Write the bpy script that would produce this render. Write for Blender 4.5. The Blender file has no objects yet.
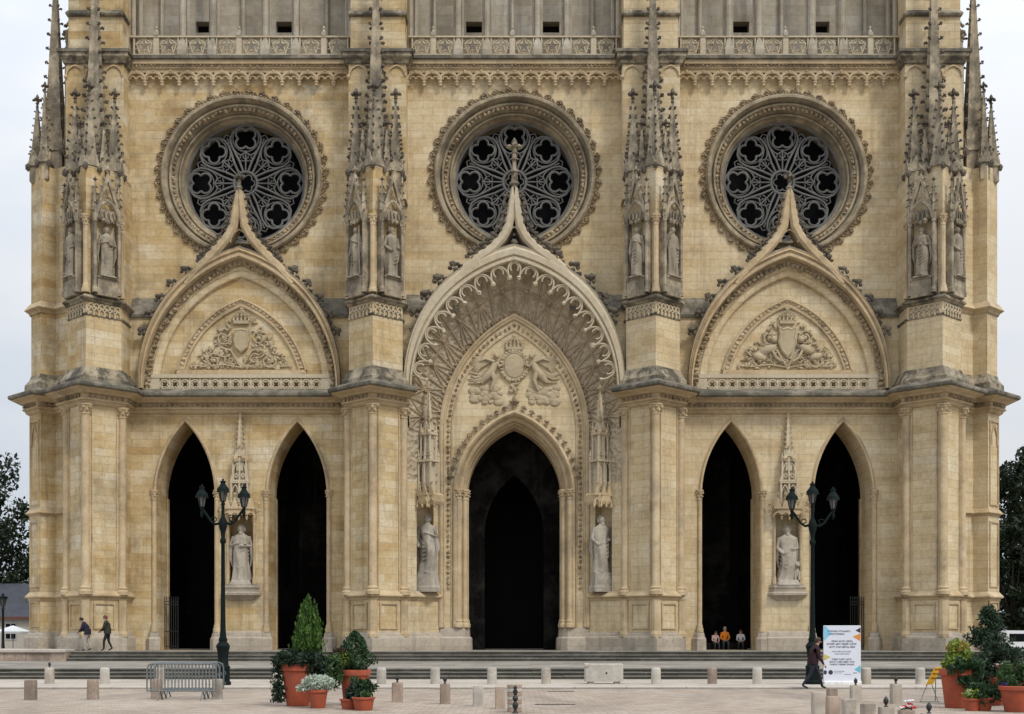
import bpy, bmesh, math, random
from math import sin, cos, pi, sqrt, radians, atan2, hypot
from mathutils import Vector, Matrix
from mathutils.geometry import tessellate_polygon
random.seed(11)
SC = bpy.context.scene
COL = SC.collection
RX = random.Random(5)
# ---------------------------------------------------------------- mesh builder
ICO = None
def ico():
    global ICO
    if ICO is None:
        t = (1+sqrt(5))/2; s = 1/sqrt(1+t*t)
        v = [(-1,t,0),(1,t,0),(-1,-t,0),(1,-t,0),(0,-1,t),(0,1,t),(0,-1,-t),(0,1,-t),(t,0,-1),(t,0,1),(-t,0,-1),(-t,0,1)]
        v = [(a*s,b*s,c*s) for a,b,c in v]
        f = [(0,11,5),(0,5,1),(0,1,7),(0,7,10),(0,10,11),(1,5,9),(5,11,4),(11,10,2),(10,7,6),(7,1,8),(3,9,4),(3,4,2),(3,2,6),(3,6,8),(3,8,9),(4,9,5),(2,4,11),(6,2,10),(8,6,7),(9,8,1)]
        ICO = (v, f)
    return ICO
class MB:
    def __init__(s): s.v=[]; s.f=[]; s.m=[]; s.mi=0
    def add(s, vs, fs):
        o=len(s.v); s.v.extend(tuple(p) for p in vs)
        for f in fs: s.f.append(tuple(i+o for i in f)); s.m.append(s.mi)
    def box(s,x0,x1,y0,y1,z0,z1):
        s.add([(x0,y0,z0),(x1,y0,z0),(x1,y1,z0),(x0,y1,z0),(x0,y0,z1),(x1,y0,z1),(x1,y1,z1),(x0,y1,z1)],
              [(0,3,2,1),(4,5,6,7),(0,1,5,4),(1,2,6,5),(2,3,7,6),(3,0,4,7)])
    def bbox(s,x0,x1,y0,y1,z0,z1,b=.02):      # box with chamfered vertical and top edges
        def ring(i,z): return [(x0+i+b,y0+i,z),(x1-i-b,y0+i,z),(x1-i,y0+i+b,z),(x1-i,y1-i-b,z),(x1-i-b,y1-i,z),(x0+i+b,y1-i,z),(x0+i,y1-i-b,z),(x0+i,y0+i+b,z)]
        s.rings([ring(0,z0),ring(0,z1-b),ring(b,z1)],True,True,True)
    def rings(s, rs, closed=True, cap0=False, cap1=False):
        o=len(s.v); n=len(rs[0])
        for r in rs: s.v.extend(tuple(p) for p in r)
        for i in range(len(rs)-1):
            for j in range(n if closed else n-1):
                k=(j+1)%n
                s.f.append((o+i*n+j,o+i*n+k,o+(i+1)*n+k,o+(i+1)*n+j)); s.m.append(s.mi)
        if cap0: s.f.append(tuple(o+j for j in reversed(range(n)))); s.m.append(s.mi)
        if cap1: s.f.append(tuple(o+(len(rs)-1)*n+j for j in range(n))); s.m.append(s.mi)
    def prism(s, poly, z0, z1, poly1=None):
        s.rings([[(x,y,z0) for x,y in poly],[(x,y,z1) for x,y in (poly1 or poly)]],True,True,True)
    def lathe(s, c, prof, n=10, a0=0, cap=True, sy=1):
        x,y,z=c
        s.rings([[(x+r*cos(a0+2*pi*k/n),y+sy*r*sin(a0+2*pi*k/n),z+h) for k in range(n)] for r,h in prof],True,cap,cap)
    def blob(s, c, r, rot=0, axis='Z', jit=0):
        vs,fs=ico()
        rx,ry,rz = r if isinstance(r,tuple) else (r,r,r)
        M = Matrix.Rotation(rot,3,axis) if rot else None
        out=[]
        for a,b,d in vs:
            q=1+(RX.uniform(-jit,jit) if jit else 0)
            p=Vector((a*rx*q,b*ry*q,d*rz*q))
            if M: p=M@p
            out.append((c[0]+p.x,c[1]+p.y,c[2]+p.z))
        s.add(out,fs)
    def ball(s,c,r,n=10,m=6):
        rx,ry,rz = r if isinstance(r,tuple) else (r,r,r)
        s.rings([[(c[0]+rx*max(.02,sin(pi*i/m))*cos(2*pi*k/n),c[1]+ry*max(.02,sin(pi*i/m))*sin(2*pi*k/n),c[2]-rz*cos(pi*i/m)) for k in range(n)] for i in range(m+1)],True,True,True)
    def tube(s, pts, r, n=5, closed=False):
        P=[Vector(p) for p in pts]; N=len(P)
        R = r if isinstance(r,(list,tuple)) else [r]*N
        rs=[]; up=Vector((0,1,0))
        for i in range(N):
            a=P[(i-1)%N] if (closed or i>0) else P[i]; b=P[(i+1)%N] if (closed or i<N-1) else P[i]
            t=(b-a)
            if t.length<1e-9: t=Vector((0,0,1))
            t.normalize()
            e=up if abs(t.dot(up))<.95 else Vector((1,0,0))
            x=t.cross(e).normalized(); y=x.cross(t)
            rs.append([tuple(P[i]+x*R[i]*cos(2*pi*k/n)+y*R[i]*sin(2*pi*k/n)) for k in range(n)])
        if closed: rs.append(rs[0]); s.rings(rs)
        else: s.rings(rs,True,True,True)
    def sweep(s, path, prof, closed=False):          # plan polyline x profile (out, z); out is to the right of travel
        N=len(path); rs=[]
        for i in range(N):
            d=[]
            if closed or i>0: d.append((Vector(path[i])-Vector(path[i-1])).normalized())
            if closed or i<N-1: d.append((Vector(path[(i+1)%N])-Vector(path[i])).normalized())
            n=[Vector((q.y,-q.x)) for q in d]
            m=sum(n,Vector((0,0))); m.normalize()
            k=1/max(.45,m.dot(n[0]))
            rs.append([(path[i][0]+m.x*o*k,path[i][1]+m.y*o*k,z) for o,z in prof])
        if closed: rs.append(rs[0])
        s.rings(rs,False)
    def arch(s, path, prof, y0=0, wf=None):          # (u,z) path x profile (outward offset, y); wf scales the offset by height
        N=len(path); rs=[]
        for i in range(N):
            d=[]
            if i>0: d.append((Vector(path[i])-Vector(path[i-1])).normalized())
            if i<N-1: d.append((Vector(path[i+1])-Vector(path[i])).normalized())
            n=[Vector((-q.y,q.x)) for q in d]
            m=sum(n,Vector((0,0))); m.normalize()
            k=1/max(.5,m.dot(n[0]))
            q=wf(path[i][1]) if wf else 1
            rs.append([(path[i][0]+m.x*o*k*q,y0+y,path[i][1]+m.y*o*k*q) for o,y in prof])
        s.rings(rs,False)
    def panel(s, p0, p1, outer, holes=(), depth=0.0, back=None):
        """flat wall from plan point p0 to p1; outlines in (along, z); holes get reveals of the given depth (inward)"""
        p0=Vector(p0); p1=Vector(p1); d=(p1-p0).normalized(); inn=Vector((-d.y,d.x))
        def W(a,z,q=0): return (p0.x+d.x*a+inn.x*q,p0.y+d.y*a+inn.y*q,z)
        loops=[outer]+[h[0] for h in holes]
        pts=[q for l in loops for q in l]
        tri=tessellate_polygon([[Vector((a,z,0)) for a,z in l] for l in loops])
        s.add([W(a,z) for a,z in pts],[tuple(t) for t in tri])
        for h,dep,cap in holes:
            s.rings([[W(a,z) for a,z in h],[W(a,z,dep) for a,z in h]],True)
            if cap:
                tr=tessellate_polygon([[Vector((a,z,0)) for a,z in h]])
                s.add([W(a,z,dep) for a,z in h],[tuple(t) for t in tr])
    def fill(s, poly3):
        tri=tessellate_polygon([[Vector(p) for p in poly3]])
        s.add(poly3,[tuple(t) for t in tri])
    def build(s, name, mat, parent=None, smooth=None, off=(0,0,0)):
        me=bpy.data.meshes.new(name)
        b=Vector(off)
        if parent is not None: b=b-wloc(parent)
        me.from_pydata([(x+b.x,y+b.y,z+b.z) for x,y,z in s.v],[],s.f)
        mats = mat if isinstance(mat,(list,tuple)) else [mat]
        for m in mats: me.materials.append(m)
        if len(mats)>1: me.polygons.foreach_set('material_index',s.m)
        if smooth:
            me.polygons.foreach_set('use_smooth',[True]*len(me.polygons))
            me.set_sharp_from_angle(angle=radians(smooth))
        me.validate(); me.update()
        o=bpy.data.objects.new(name,me); COL.objects.link(o)
        if parent is not None: o.parent=parent
        return o
def wloc(o):
    v=Vector(o.location)
    while o.parent is not None: o=o.parent; v=v+Vector(o.location)
    return v
def tag(o,label=None,cat=None,group=None,kind=None):
    if label: o['label']=label
    if cat: o['category']=cat
    if group: o['group']=group
    if kind: o['kind']=kind
    return o
def empty(name,loc,label,cat,group=None,rz=0):
    o=bpy.data.objects.new(name,None); COL.objects.link(o); o.location=loc; o.rotation_euler=(0,0,rz); o.empty_display_size=.3
    return tag(o,label,cat,group)
def kids(o): return [c for c in bpy.data.objects if c.parent==o]
def dup(o,parent=None):
    c=o.copy(); COL.objects.link(c); c.parent=parent
    for k in kids(o): dup(k,c)
    return c
# ---------------------------------------------------------------- materials
def newmat(name):
    m=bpy.data.materials.new(name); m.use_nodes=True; nt=m.node_tree; nt.nodes.clear()
    out=nt.nodes.new('ShaderNodeOutputMaterial'); b=nt.nodes.new('ShaderNodeBsdfPrincipled')
    nt.links.new(b.outputs[0],out.inputs[0])
    return m,nt,b
class NT:
    def __init__(s,nt): s.nt=nt
    def n(s,t,**k):
        x=s.nt.nodes.new('ShaderNode'+t)
        for a,b in k.items(): setattr(x,a,b)
        return x
    def l(s,a,b): s.nt.links.new(a,b)
    def val(s,sock,v):
        if isinstance(v,(int,float)): sock.default_value=v
        elif isinstance(v,tuple): sock.default_value=v if len(v)==len(sock.default_value) else v+(1,)
        else: s.l(v,sock)
    def math(s,op,a,b=0,clamp=False):
        x=s.n('Math',operation=op,use_clamp=clamp); s.val(x.inputs[0],a); s.val(x.inputs[1],b); return x.outputs[0]
    def vec(s,op,a,b=None):
        x=s.n('VectorMath',operation=op); s.val(x.inputs[0],a)
        if b is not None: s.val(x.inputs[1],b)
        return x.outputs['Value'] if op=='DOT_PRODUCT' else x.outputs[0]
    def mix(s,f,a,b,mode='MIX'):
        x=s.n('Mix',data_type='RGBA',blend_type=mode); s.val(x.inputs[0],f); s.val(x.inputs[6],a); s.val(x.inputs[7],b); return x.outputs[2]
    def noise(s,vec,scale,detail=3,rough=.55):
        x=s.n('TexNoise'); s.l(vec,x.inputs['Vector']); x.inputs['Scale'].default_value=scale; x.inputs['Detail'].default_value=detail; x.inputs['Roughness'].default_value=rough
        return x.outputs['Fac']
    def ramp(s,f,stops,interp='LINEAR'):
        x=s.n('ValToRGB'); s.l(f,x.inputs[0]); cr=x.color_ramp; cr.interpolation=interp
        while len(cr.elements)<len(stops): cr.elements.new(.5)
        for e,(p,c) in zip(cr.elements,stops): e.position=p; e.color=(c if len(c)==4 else c+(1,)) if isinstance(c,tuple) else (c,c,c,1)
        return x.outputs[0]
    def scale(s,v,sc): return s.vec('MULTIPLY',v,sc)
def stone(name,cols,joints=True,bw=1.05,rh=.4,dirt=.25,dirtcol=(.06,.055,.05),streak=.35,lich=0.0,mort=.5,bump=.35,rough=.9,carve=0,lichcol=(.075,.07,.06),blk=.3):
    m,nt,b=newmat(name); N=NT(nt)
    g=N.n('NewGeometry'); P=g.outputs['Position']; TN=g.outputs['True Normal']
    cr=N.vec('CROSS_PRODUCT',TN,(0.,0.,1.))
    u=N.vec('DOT_PRODUCT',P,cr)
    sep=N.n('SeparateXYZ'); N.l(P,sep.inputs[0]); z=sep.outputs[2]
    if joints:
        cmb=N.n('CombineXYZ'); N.l(u,cmb.inputs[0]); N.l(z,cmb.inputs[1])
        def brick(sc,off):
            br=N.n('TexBrick'); N.l(cmb.outputs[0],br.inputs['Vector'])
            br.offset=off; br.inputs['Color1'].default_value=(0,0,0,1); br.inputs['Color2'].default_value=(1,1,1,1); br.inputs['Mortar'].default_value=(.5,.5,.5,1)
            br.inputs['Scale'].default_value=1; br.inputs['Brick Width'].default_value=bw*sc; br.inputs['Row Height'].default_value=rh; br.inputs['Mortar Size'].default_value=.008; br.inputs['Mortar Smooth'].default_value=.3
            return br
        br=brick(1,.5); rnd=br.outputs['Color']; mor=br.outputs['Fac']
        br2=brick(2.6,.37); 
        rv=N.n('Mix',data_type='RGBA'); rv.inputs[0].default_value=.4; N.l(rnd,rv.inputs[6]); N.l(br2.outputs['Color'],rv.inputs[7])
        sc=N.n('SeparateColor'); N.l(rv.outputs[2],sc.inputs[0]); rr=sc.outputs[0]
        f=N.math('ADD',N.math('MULTIPLY',rr,blk),N.math('MULTIPLY',N.noise(N.scale(P,(.6,.6,1.5)),.5,7,.66),.95))
        f=N.math('SUBTRACT',f,.475*blk-.03,True)
    else:
        cz=N.n('CombineXYZ'); N.l(N.math('MULTIPLY',sep.outputs[0],.35),cz.inputs[0]); N.l(N.math('MULTIPLY',z,1.3),cz.inputs[2]); N.l(sep.outputs[1],cz.inputs[1])
        f=N.math('ADD',N.math('MULTIPLY',N.noise(cz.outputs[0],1.1,2,.5),.5),N.math('MULTIPLY',N.noise(P,.5,4,.6),.5)); mor=None
    k=len(cols); 
    c=N.ramp(f,[(.2+.6*i/(k-1),cols[i]) for i in range(k)])
    fine=N.noise(P,5.5,5,.65)
    c=N.mix(.45,c,N.ramp(fine,[(.3,.62),(.7,1.12)]),'MULTIPLY')
    if mor is not None: c=N.mix(N.math('MULTIPLY',mor,mort),c,(.2,.16,.11))
    if streak:
        sv=N.scale(P,(1.9,1.9,.13)); st=N.ramp(N.noise(sv,1.0,7,.66),[(.53,0.),(.68,1.)])
        c=N.mix(N.math('MULTIPLY',st,streak),c,N.mix(.72,c,dirtcol))
    if dirt:
        dn=N.ramp(N.noise(P,.42,8,.74),[(.5,0.),(.62,1.)])
        c=N.mix(N.math('MULTIPLY',dn,dirt),c,dirtcol)
    if lich:       # lichen that has settled on upward ledges and in blotches
        sn=N.n('SeparateXYZ'); N.l(TN,sn.inputs[0])
        ln=N.ramp(N.noise(P,1.1,7,.74),[(.43,0.),(.57,1.)])
        c=N.mix(N.math('MULTIPLY',ln,lich),c,lichcol)
    N.l(c,b.inputs['Base Color']); b.inputs['Roughness'].default_value=rough
    b.inputs['Specular IOR Level'].default_value=.25
    bp=N.n('Bump'); bp.inputs['Strength'].default_value=bump; bp.inputs['Distance'].default_value=.03
    h=N.math('ADD',fine,N.math('MULTIPLY',N.noise(P,1.7,3),.8))
    if carve:
        vo=N.n('TexVoronoi',feature='SMOOTH_F1'); N.l(P,vo.inputs['Vector']); vo.inputs['Scale'].default_value=carve; h=N.math('ADD',h,N.math('MULTIPLY',vo.outputs[0],3.2)); bp.inputs['Distance'].default_value=.07; bp.inputs['Strength'].default_value=.8
    if mor is not None: h=N.math('SUBTRACT',h,N.math('MULTIPLY',mor,.8))
    N.l(h,bp.inputs['Height']); N.l(bp.outputs[0],b.inputs['Normal'])
    return m
def plain(name,col,rough=.6,metal=0,var=.25,scale=6,bump=.1,spec=.4,col2=None):
    m,nt,b=newmat(name); N=NT(nt)
    tc=N.n('TexCoord'); P=tc.outputs['Object']
    f=N.noise(P,scale,4,.6)
    c2=col2 or tuple(x*(1-var) for x in col)
    c=N.ramp(f,[(.35,c2),(.65,col)])
    N.l(c,b.inputs['Base Color']); b.inputs['Roughness'].default_value=rough; b.inputs['Metallic'].default_value=metal
    b.inputs['Specular IOR Level'].default_value=spec
    if bump:
        bp=N.n('Bump'); bp.inputs['Strength'].default_value=bump; bp.inputs['Distance'].default_value=.02; N.l(N.noise(P,scale*4,3),bp.inputs['Height']); N.l(bp.outputs[0],b.inputs['Normal'])
    return m
def leafmat(name,c1,c2,scale=3.0):
    m,nt,b=newmat(name); N=NT(nt)
    g=N.n('NewGeometry')
    f=N.math('ADD',N.math('MULTIPLY',N.noise(g.outputs['Position'],scale,3,.6),.7),N.math('MULTIPLY',g.outputs['Random Per Island'],.45))
    c=N.ramp(f,[(.3,c1),(.8,c2)])
    N.l(c,b.inputs['Base Color']); b.inputs['Roughness'].default_value=.55; b.inputs['Specular IOR Level'].default_value=.3
    tr=N.n('BsdfTranslucent'); N.l(c,tr.inputs[0]); mx=N.n('MixShader'); mx.inputs[0].default_value=.25
    out=[x for x in nt.nodes if x.type=='OUTPUT_MATERIAL'][0]
    N.l(b.outputs[0],mx.inputs[1]); N.l(tr.outputs[0],mx.inputs[2]); N.l(mx.outputs[0],out.inputs[0])
    return m
gold=[(.36,.215,.085),(.51,.365,.175),(.61,.49,.30),(.70,.61,.45)]
M={}
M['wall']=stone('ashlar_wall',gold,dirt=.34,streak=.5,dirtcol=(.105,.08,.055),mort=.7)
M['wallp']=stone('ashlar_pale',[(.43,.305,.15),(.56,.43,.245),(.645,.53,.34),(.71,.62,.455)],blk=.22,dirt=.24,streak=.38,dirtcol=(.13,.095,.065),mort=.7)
M['wallup']=stone('ashlar_grey',[(.26,.22,.16),(.35,.30,.22),(.42,.37,.29),(.47,.43,.36)],bw=.9,rh=.55,dirt=.2,streak=.45)
M['mould']=stone('moulded_stone',[(.34,.24,.13),(.51,.39,.235),(.63,.52,.355)],joints=False,dirt=.3,streak=.3)
M['lace']=stone('lace_stone',[(.42,.34,.22),(.52,.44,.31),(.58,.51,.38)],joints=False,dirt=.1,streak=.15)
M['carved']=stone('carved_stone',[(.20,.14,.08),(.36,.27,.165),(.52,.42,.28)],joints=False,dirt=.55,streak=.4,carve=7)
M['relief']=stone('relief_stone',[(.36,.28,.17),(.45,.365,.235),(.50,.42,.29)],joints=False,dirt=.15,streak=.1)
M['old']=stone('weathered_stone',[(.24,.19,.13),(.38,.32,.22),(.55,.48,.36)],joints=False,dirt=.5,streak=.5,lich=.85,lichcol=(.05,.046,.038))
M['pinn']=stone('pinnacle_stone',[(.26,.21,.145),(.42,.35,.245),(.58,.5,.365)],joints=False,dirt=.45,streak=.5,lich=.6,lichcol=(.065,.058,.045))
M['ledge']=stone('lichen_ledge',[(.13,.115,.085),(.22,.195,.15),(.42,.37,.29)],joints=False,dirt=.4,streak=.5,lich=.7,lichcol=(.055,.053,.042))
M['base']=stone('plinth_stone',[(.33,.27,.20),(.43,.37,.29),(.50,.44,.36)],bw=1.2,rh=.55,dirt=.3,streak=.45)
M['ring']=stone('rose_moulding',[(.24,.185,.115),(.38,.31,.205),(.50,.43,.30)],joints=False,dirt=.5,streak=.4,lich=.5,lichcol=(.1,.085,.06))
M['trac']=stone('tracery_stone',[(.10,.098,.09),(.15,.147,.138),(.22,.215,.2)],joints=False,dirt=.2,streak=.2)
M['statue']=stone('statue_marble',[(.27,.225,.165),(.43,.38,.305),(.53,.48,.41)],joints=False,dirt=.45,streak=.5,bump=.15)
M['statold']=stone('weathered_statue',[(.20,.165,.115),(.31,.26,.19),(.44,.39,.30)],joints=False,dirt=.45,streak=.5,bump=.2)
M['crust']=stone('black_crust_stone',[(.05,.045,.038),(.12,.10,.075),(.30,.25,.18)],joints=False,dirt=.5,streak=.3)
M['soffit']=stone('sooty_vault',[(.33,.26,.165),(.47,.385,.265),(.58,.49,.35)],joints=False,dirt=.25,streak=.2,carve=5)
M['rib']=stone('vault_rib',[(.27,.195,.115),(.40,.31,.2),(.5,.4,.27)],joints=False,dirt=.3,streak=.2)
M['porch']=stone('shade_dark_porch',[(.005,.0045,.004),(.008,.007,.0065),(.012,.011,.010)],joints=False,dirt=.3,streak=.3)  # near-black: the darkness of the unlit interior is put into the stone colour
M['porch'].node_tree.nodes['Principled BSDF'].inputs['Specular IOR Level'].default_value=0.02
M['door']=plain('shade_dark_oak',(.010,.008,.007),.7,scale=3,spec=.1)  # oak colour cut to near-black to carry the interior shade
M['glass']=plain('void_dark_pane',(.006,.0065,.008),.75,scale=2,bump=.3,spec=.08)  # near-black pane colour; behind the roses it paints the unlit void
M['iron']=plain('wrought_iron',(.018,.02,.02),.5,scale=9)
M['lampgreen']=plain('dark_green_iron',(.004,.010,.009),.75,scale=9,spec=.15)
M['steel']=plain('galvanised_steel',(.20,.22,.22),.5,metal=.5,scale=12,var=.3)
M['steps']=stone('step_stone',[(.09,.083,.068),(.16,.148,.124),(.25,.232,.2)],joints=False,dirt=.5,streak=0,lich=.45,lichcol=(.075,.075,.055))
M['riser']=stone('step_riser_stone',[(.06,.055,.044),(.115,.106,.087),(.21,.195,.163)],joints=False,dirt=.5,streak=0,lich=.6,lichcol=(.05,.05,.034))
M['pave']=stone('pavement_stone',[(.40,.35,.295),(.47,.415,.355),(.52,.465,.405)],joints=False,dirt=.12,streak=0,bump=.2)
M['boll']=stone('bollard_stone',[(.35,.30,.24),(.47,.41,.34),(.55,.50,.43)],joints=False,dirt=.55,streak=.6,lich=.3,lichcol=(.2,.15,.1))
M['bollpink']=stone('pink_bollard_stone',[(.32,.235,.175),(.42,.32,.25),(.50,.40,.32)],joints=False,dirt=.55,streak=.6,lich=.3,lichcol=(.2,.15,.1))
M['conc']=stone('cream_concrete',[(.42,.385,.32),(.49,.45,.385),(.54,.5,.44)],joints=False,dirt=.3,streak=.2)
M['terra']=plain('terracotta',(.38,.078,.032),.8,scale=5,col2=(.27,.065,.035))
M['soil']=plain('potting_soil',(.03,.02,.015),.95,scale=20)
# ---------------------------------------------------------------- the cathedral
F=1330.; CAMH=1.6; HY=637.; CD=70.
X0=.12; OFF=(X0,0,0)
def zz(py,y=0.): return CAMH+(HY-py)*(CD+y)/F
def uu(px,y=0.): return (px-512)*(CD+y)/F-X0
cath=empty('cathedral',(X0,0,.9),'pale gold limestone cathedral front with three rose windows and five dark pointed doorways','cathedral')
def part(mb,name,mat,parent=None,smooth=None): return mb.build(name,mat,parent or cath,smooth,OFF)
def parch(hw,zs,za,n=14,zleg=None,cu=0.,nl=1):
    r=za-zs; c=(r*r-hw*hw)/(2*hw); R=c+hw
    a1=atan2(r,c)              # right half: centre (-c), from angle 0 to a1
    right=[(cu-c+R*cos(a1*i/n),zs+R*sin(a1*i/n)) for i in range(n+1)]
    left=[(2*cu-x,z) for x,z in right]
    p=left+right[::-1][1:]
    if zleg is not None: p=[(cu-hw,zleg+(zs-zleg)*i/nl) for i in range(nl)]+p+[(cu+hw,zs-(zs-zleg)*(i+1)/nl) for i in range(nl)]
    return p
def resample(p,n):
    L=[0]
    for a,b in zip(p,p[1:]): L.append(L[-1]+hypot(b[0]-a[0],b[1]-a[1]))
    out=[]; j=0
    for i in range(n+1):
        t=L[-1]*i/n
        while j<len(p)-2 and L[j+1]<t: j+=1
        q=(t-L[j])/max(1e-9,L[j+1]-L[j]); out.append((p[j][0]+(p[j+1][0]-p[j][0])*q,p[j][1]+(p[j+1][1]-p[j][1])*q))
    return out
def normals(p):
    o=[]
    for i in range(len(p)):
        a=p[max(0,i-1)]; b=p[min(len(p)-1,i+1)]; d=Vector((b[0]-a[0],b[1]-a[1])); d.normalize(); o.append((-d.y,d.x))
    return o
def crocket(mb,p,d,s=.2):
    """curled leaf: a stem blob, a drooping lobe and two side curls, growing along d"""
    d=Vector(d).normalized(); p=Vector(p)
    mb.blob(p+d*s*.35,(s*.32,s*.32,s*.32),jit=.25)
    q=p+d*s*.95; e=Vector((-d.z,0,d.x))
    mb.blob(q,(s*.42,s*.36,s*.34),jit=.3)
    mb.blob(q+e*s*.42-d*s*.18,s*.24,jit=.3); mb.blob(q-e*s*.42-d*s*.18,s*.24,jit=.3)
def fleuron(mb,p,s=.3):
    x,y,z=p
    mb.lathe(p,[(s*.22,0),(s*.16,s*.5),(s*.3,s*.6),(s*.16,s*.75),(s*.14,s*1.1)],6)
    for a in (0,pi/2,pi,3*pi/2): mb.blob((x+s*.45*cos(a),y+s*.45*sin(a),z+s*1.15),(s*.3,s*.3,s*.26),jit=.25)
    mb.lathe((x,y,z+s*1.15),[(s*.2,0),(s*.28,s*.35),(s*.2,s*.6),(.01,s*.85)],6)
def pinnacle(mb,x,y,z,w,h,rot=pi/4,ncro=6,cs=.17,gab=True,fs=.3):
    h0=h*.2; r=w*.7071
    mb.lathe((x,y,z),[(r*.9,-.5),(r,-.45),(r,h0)],4,rot)
    if gab:
        for k in range(4):
            a=rot+pi/4+k*pi/2; n=Vector((cos(a),sin(a),0)); t=Vector((-sin(a),cos(a),0)); c=Vector((x,y,z))+n*w*.5
            A=c-t*w*.62+Vector((0,0,h0*.5)); B=c+t*w*.62+Vector((0,0,h0*.5)); T=c+Vector((0,0,h0*.5+w*1.25))
            mb.mi=1
            for q in (A,B): mb.blob(q-Vector((0,0,.1))+n*.05,(.13,.13,.2),jit=.3)
            mb.mi=0
            mb.rings([[tuple(A+n*.07),tuple(B+n*.07),tuple(T+n*.07)],[tuple(A-n*.05),tuple(B-n*.05),tuple(T-n*.05)]],True,True,True)
            mb.mi=1; crocket(mb,T,(n.x*.3,n.y*.3,1),.14); mb.mi=0
    mb.rings([[(x+q*(1 if i%2==0 else .5)*cos(rot+i*pi/4),y+q*(1 if i%2==0 else .5)*sin(rot+i*pi/4),z+h0+zz_) for i in range(8)] for q,zz_ in ((r,0),(r*.86,.06),(.06,h-h0))],True,True,True)
    mb.mi=1
    for k in range(4):
        a=rot+k*pi/2; n=Vector((cos(a),sin(a),0))
        for i in range(ncro):
            t=(i+.6)/(ncro+.4); rr=r*.86*(1-t)+.045*t
            crocket(mb,Vector((x,y,z+h0+(h-h0)*t))+n*rr,(n.x,n.y,.5),cs*(1-.35*t))
    fleuron(mb,(x,y,z+h-.05),fs); mb.mi=0
def column(mb,x,y,z0,z1,r,cap=True,n=10):
    pr=[(r*1.7,0),(r*1.7,.18),(r*1.35,.26),(r*1.45,.34),(r*1.1,.42),(r,.5)]
    H=z1-z0
    if cap: pr+=[(r,H-.55),(r*1.15,H-.53),(r*1.15,H-.47),(r*1.02,H-.44),(r*1.2,H-.3),(r*1.55,H-.1),(r*1.75,H-.09),(r*1.75,H)]
    else: pr+=[(r,H)]
    mb.lathe((x,y,z0),pr,n)
    if cap:
        for row,(hh,rr,m) in enumerate(((-.33,1.25,6),(-.17,1.55,6))):
            for k in range(m):
                a=2*pi*(k+.5*row)/m; mb.blob((x+r*rr*cos(a),y+r*rr*sin(a),z1+hh),r*.42,jit=.3)
def quatrefoil(mb,c,r,ax,nrm,tr=.05,lobes=4,n=6,rot=0,seg=6):
    """open ring of lobes in the plane spanned by ax and Z"""
    ax=Vector(ax); Z=Vector((0,0,1)); c=Vector(c); pts=[]
    of=.5 if lobes<=4 else .62; rf=.43 if lobes==4 else .46 if lobes==3 else .36
    h=pi/lobes; dc=of*cos(h)+sqrt(max(0,rf*rf-(of*sin(h))**2)); span=atan2(dc*sin(h),dc*cos(h)-of)
    off=r*of; rl=r*rf
    for k in range(lobes):
        a=rot+2*pi*k/lobes
        for i in range(seg):
            b=a-span+2*span*i/(seg-1)
            pts.append(c+ax*(off*cos(a)+rl*cos(b))+Z*(off*sin(a)+rl*sin(b)))
    mb.tube(pts,tr,n-1,True)
def ringtube(mb,c,r,ax,tr,n=5,seg=20):
    ax=Vector(ax); c=Vector(c); Z=Vector((0,0,1))
    mb.tube([c+ax*r*cos(2*pi*k/seg)+Z*r*sin(2*pi*k/seg) for k in range(seg)],tr,n,True)

# -- plan outlines (left half; the right half is mirrored)
A=1.43; YP=-3.0; UO=21.6; UI=7.13
OUT_L=[(-25.7,7.),(-25.7,.5),(-24.78,-.42),(-24.2,.16),(-23.35,-.45),(-23.35,YP+1.75),(-UO,YP),(-UO+A,YP+A),(-UO+A,0.)]
INN_L=[(-UI-A,0.),(-UI-A,YP+A),(-UI,YP),(-UI+A,YP+A),(-5.55,-1.45),(-3.9,0.)]
def mir(p): return [(-x,y) for x,y in reversed(p)]
def side(p,sg): return p if sg<0 else mir(p)
ZC0=13.35
PLINTH=[(0,1.86),(.06,1.8),(.12,1.74),(.14,1.66),(.24,1.6),(.26,1.52),(.27,.88)]
STRING=[(0,3.98),(.2,3.76),(.22,3.70),(.2,3.66),(.08,3.62),(.05,3.5),(0,3.48)]
CORN=[(0,13.32),(.12,13.36),(.2,13.44),(.2,13.5),(.32,13.55),(.34,13.62),(.26,13.66),(.26,13.84),(.42,13.88),(.5,13.95),(.78,14.04),(.84,14.08)]
CTOP=[(.84,14.08),(.97,14.11),(1.0,14.16),(1.0,14.27),(.96,14.31),(.5,14.5),(.05,14.66)]
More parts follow.
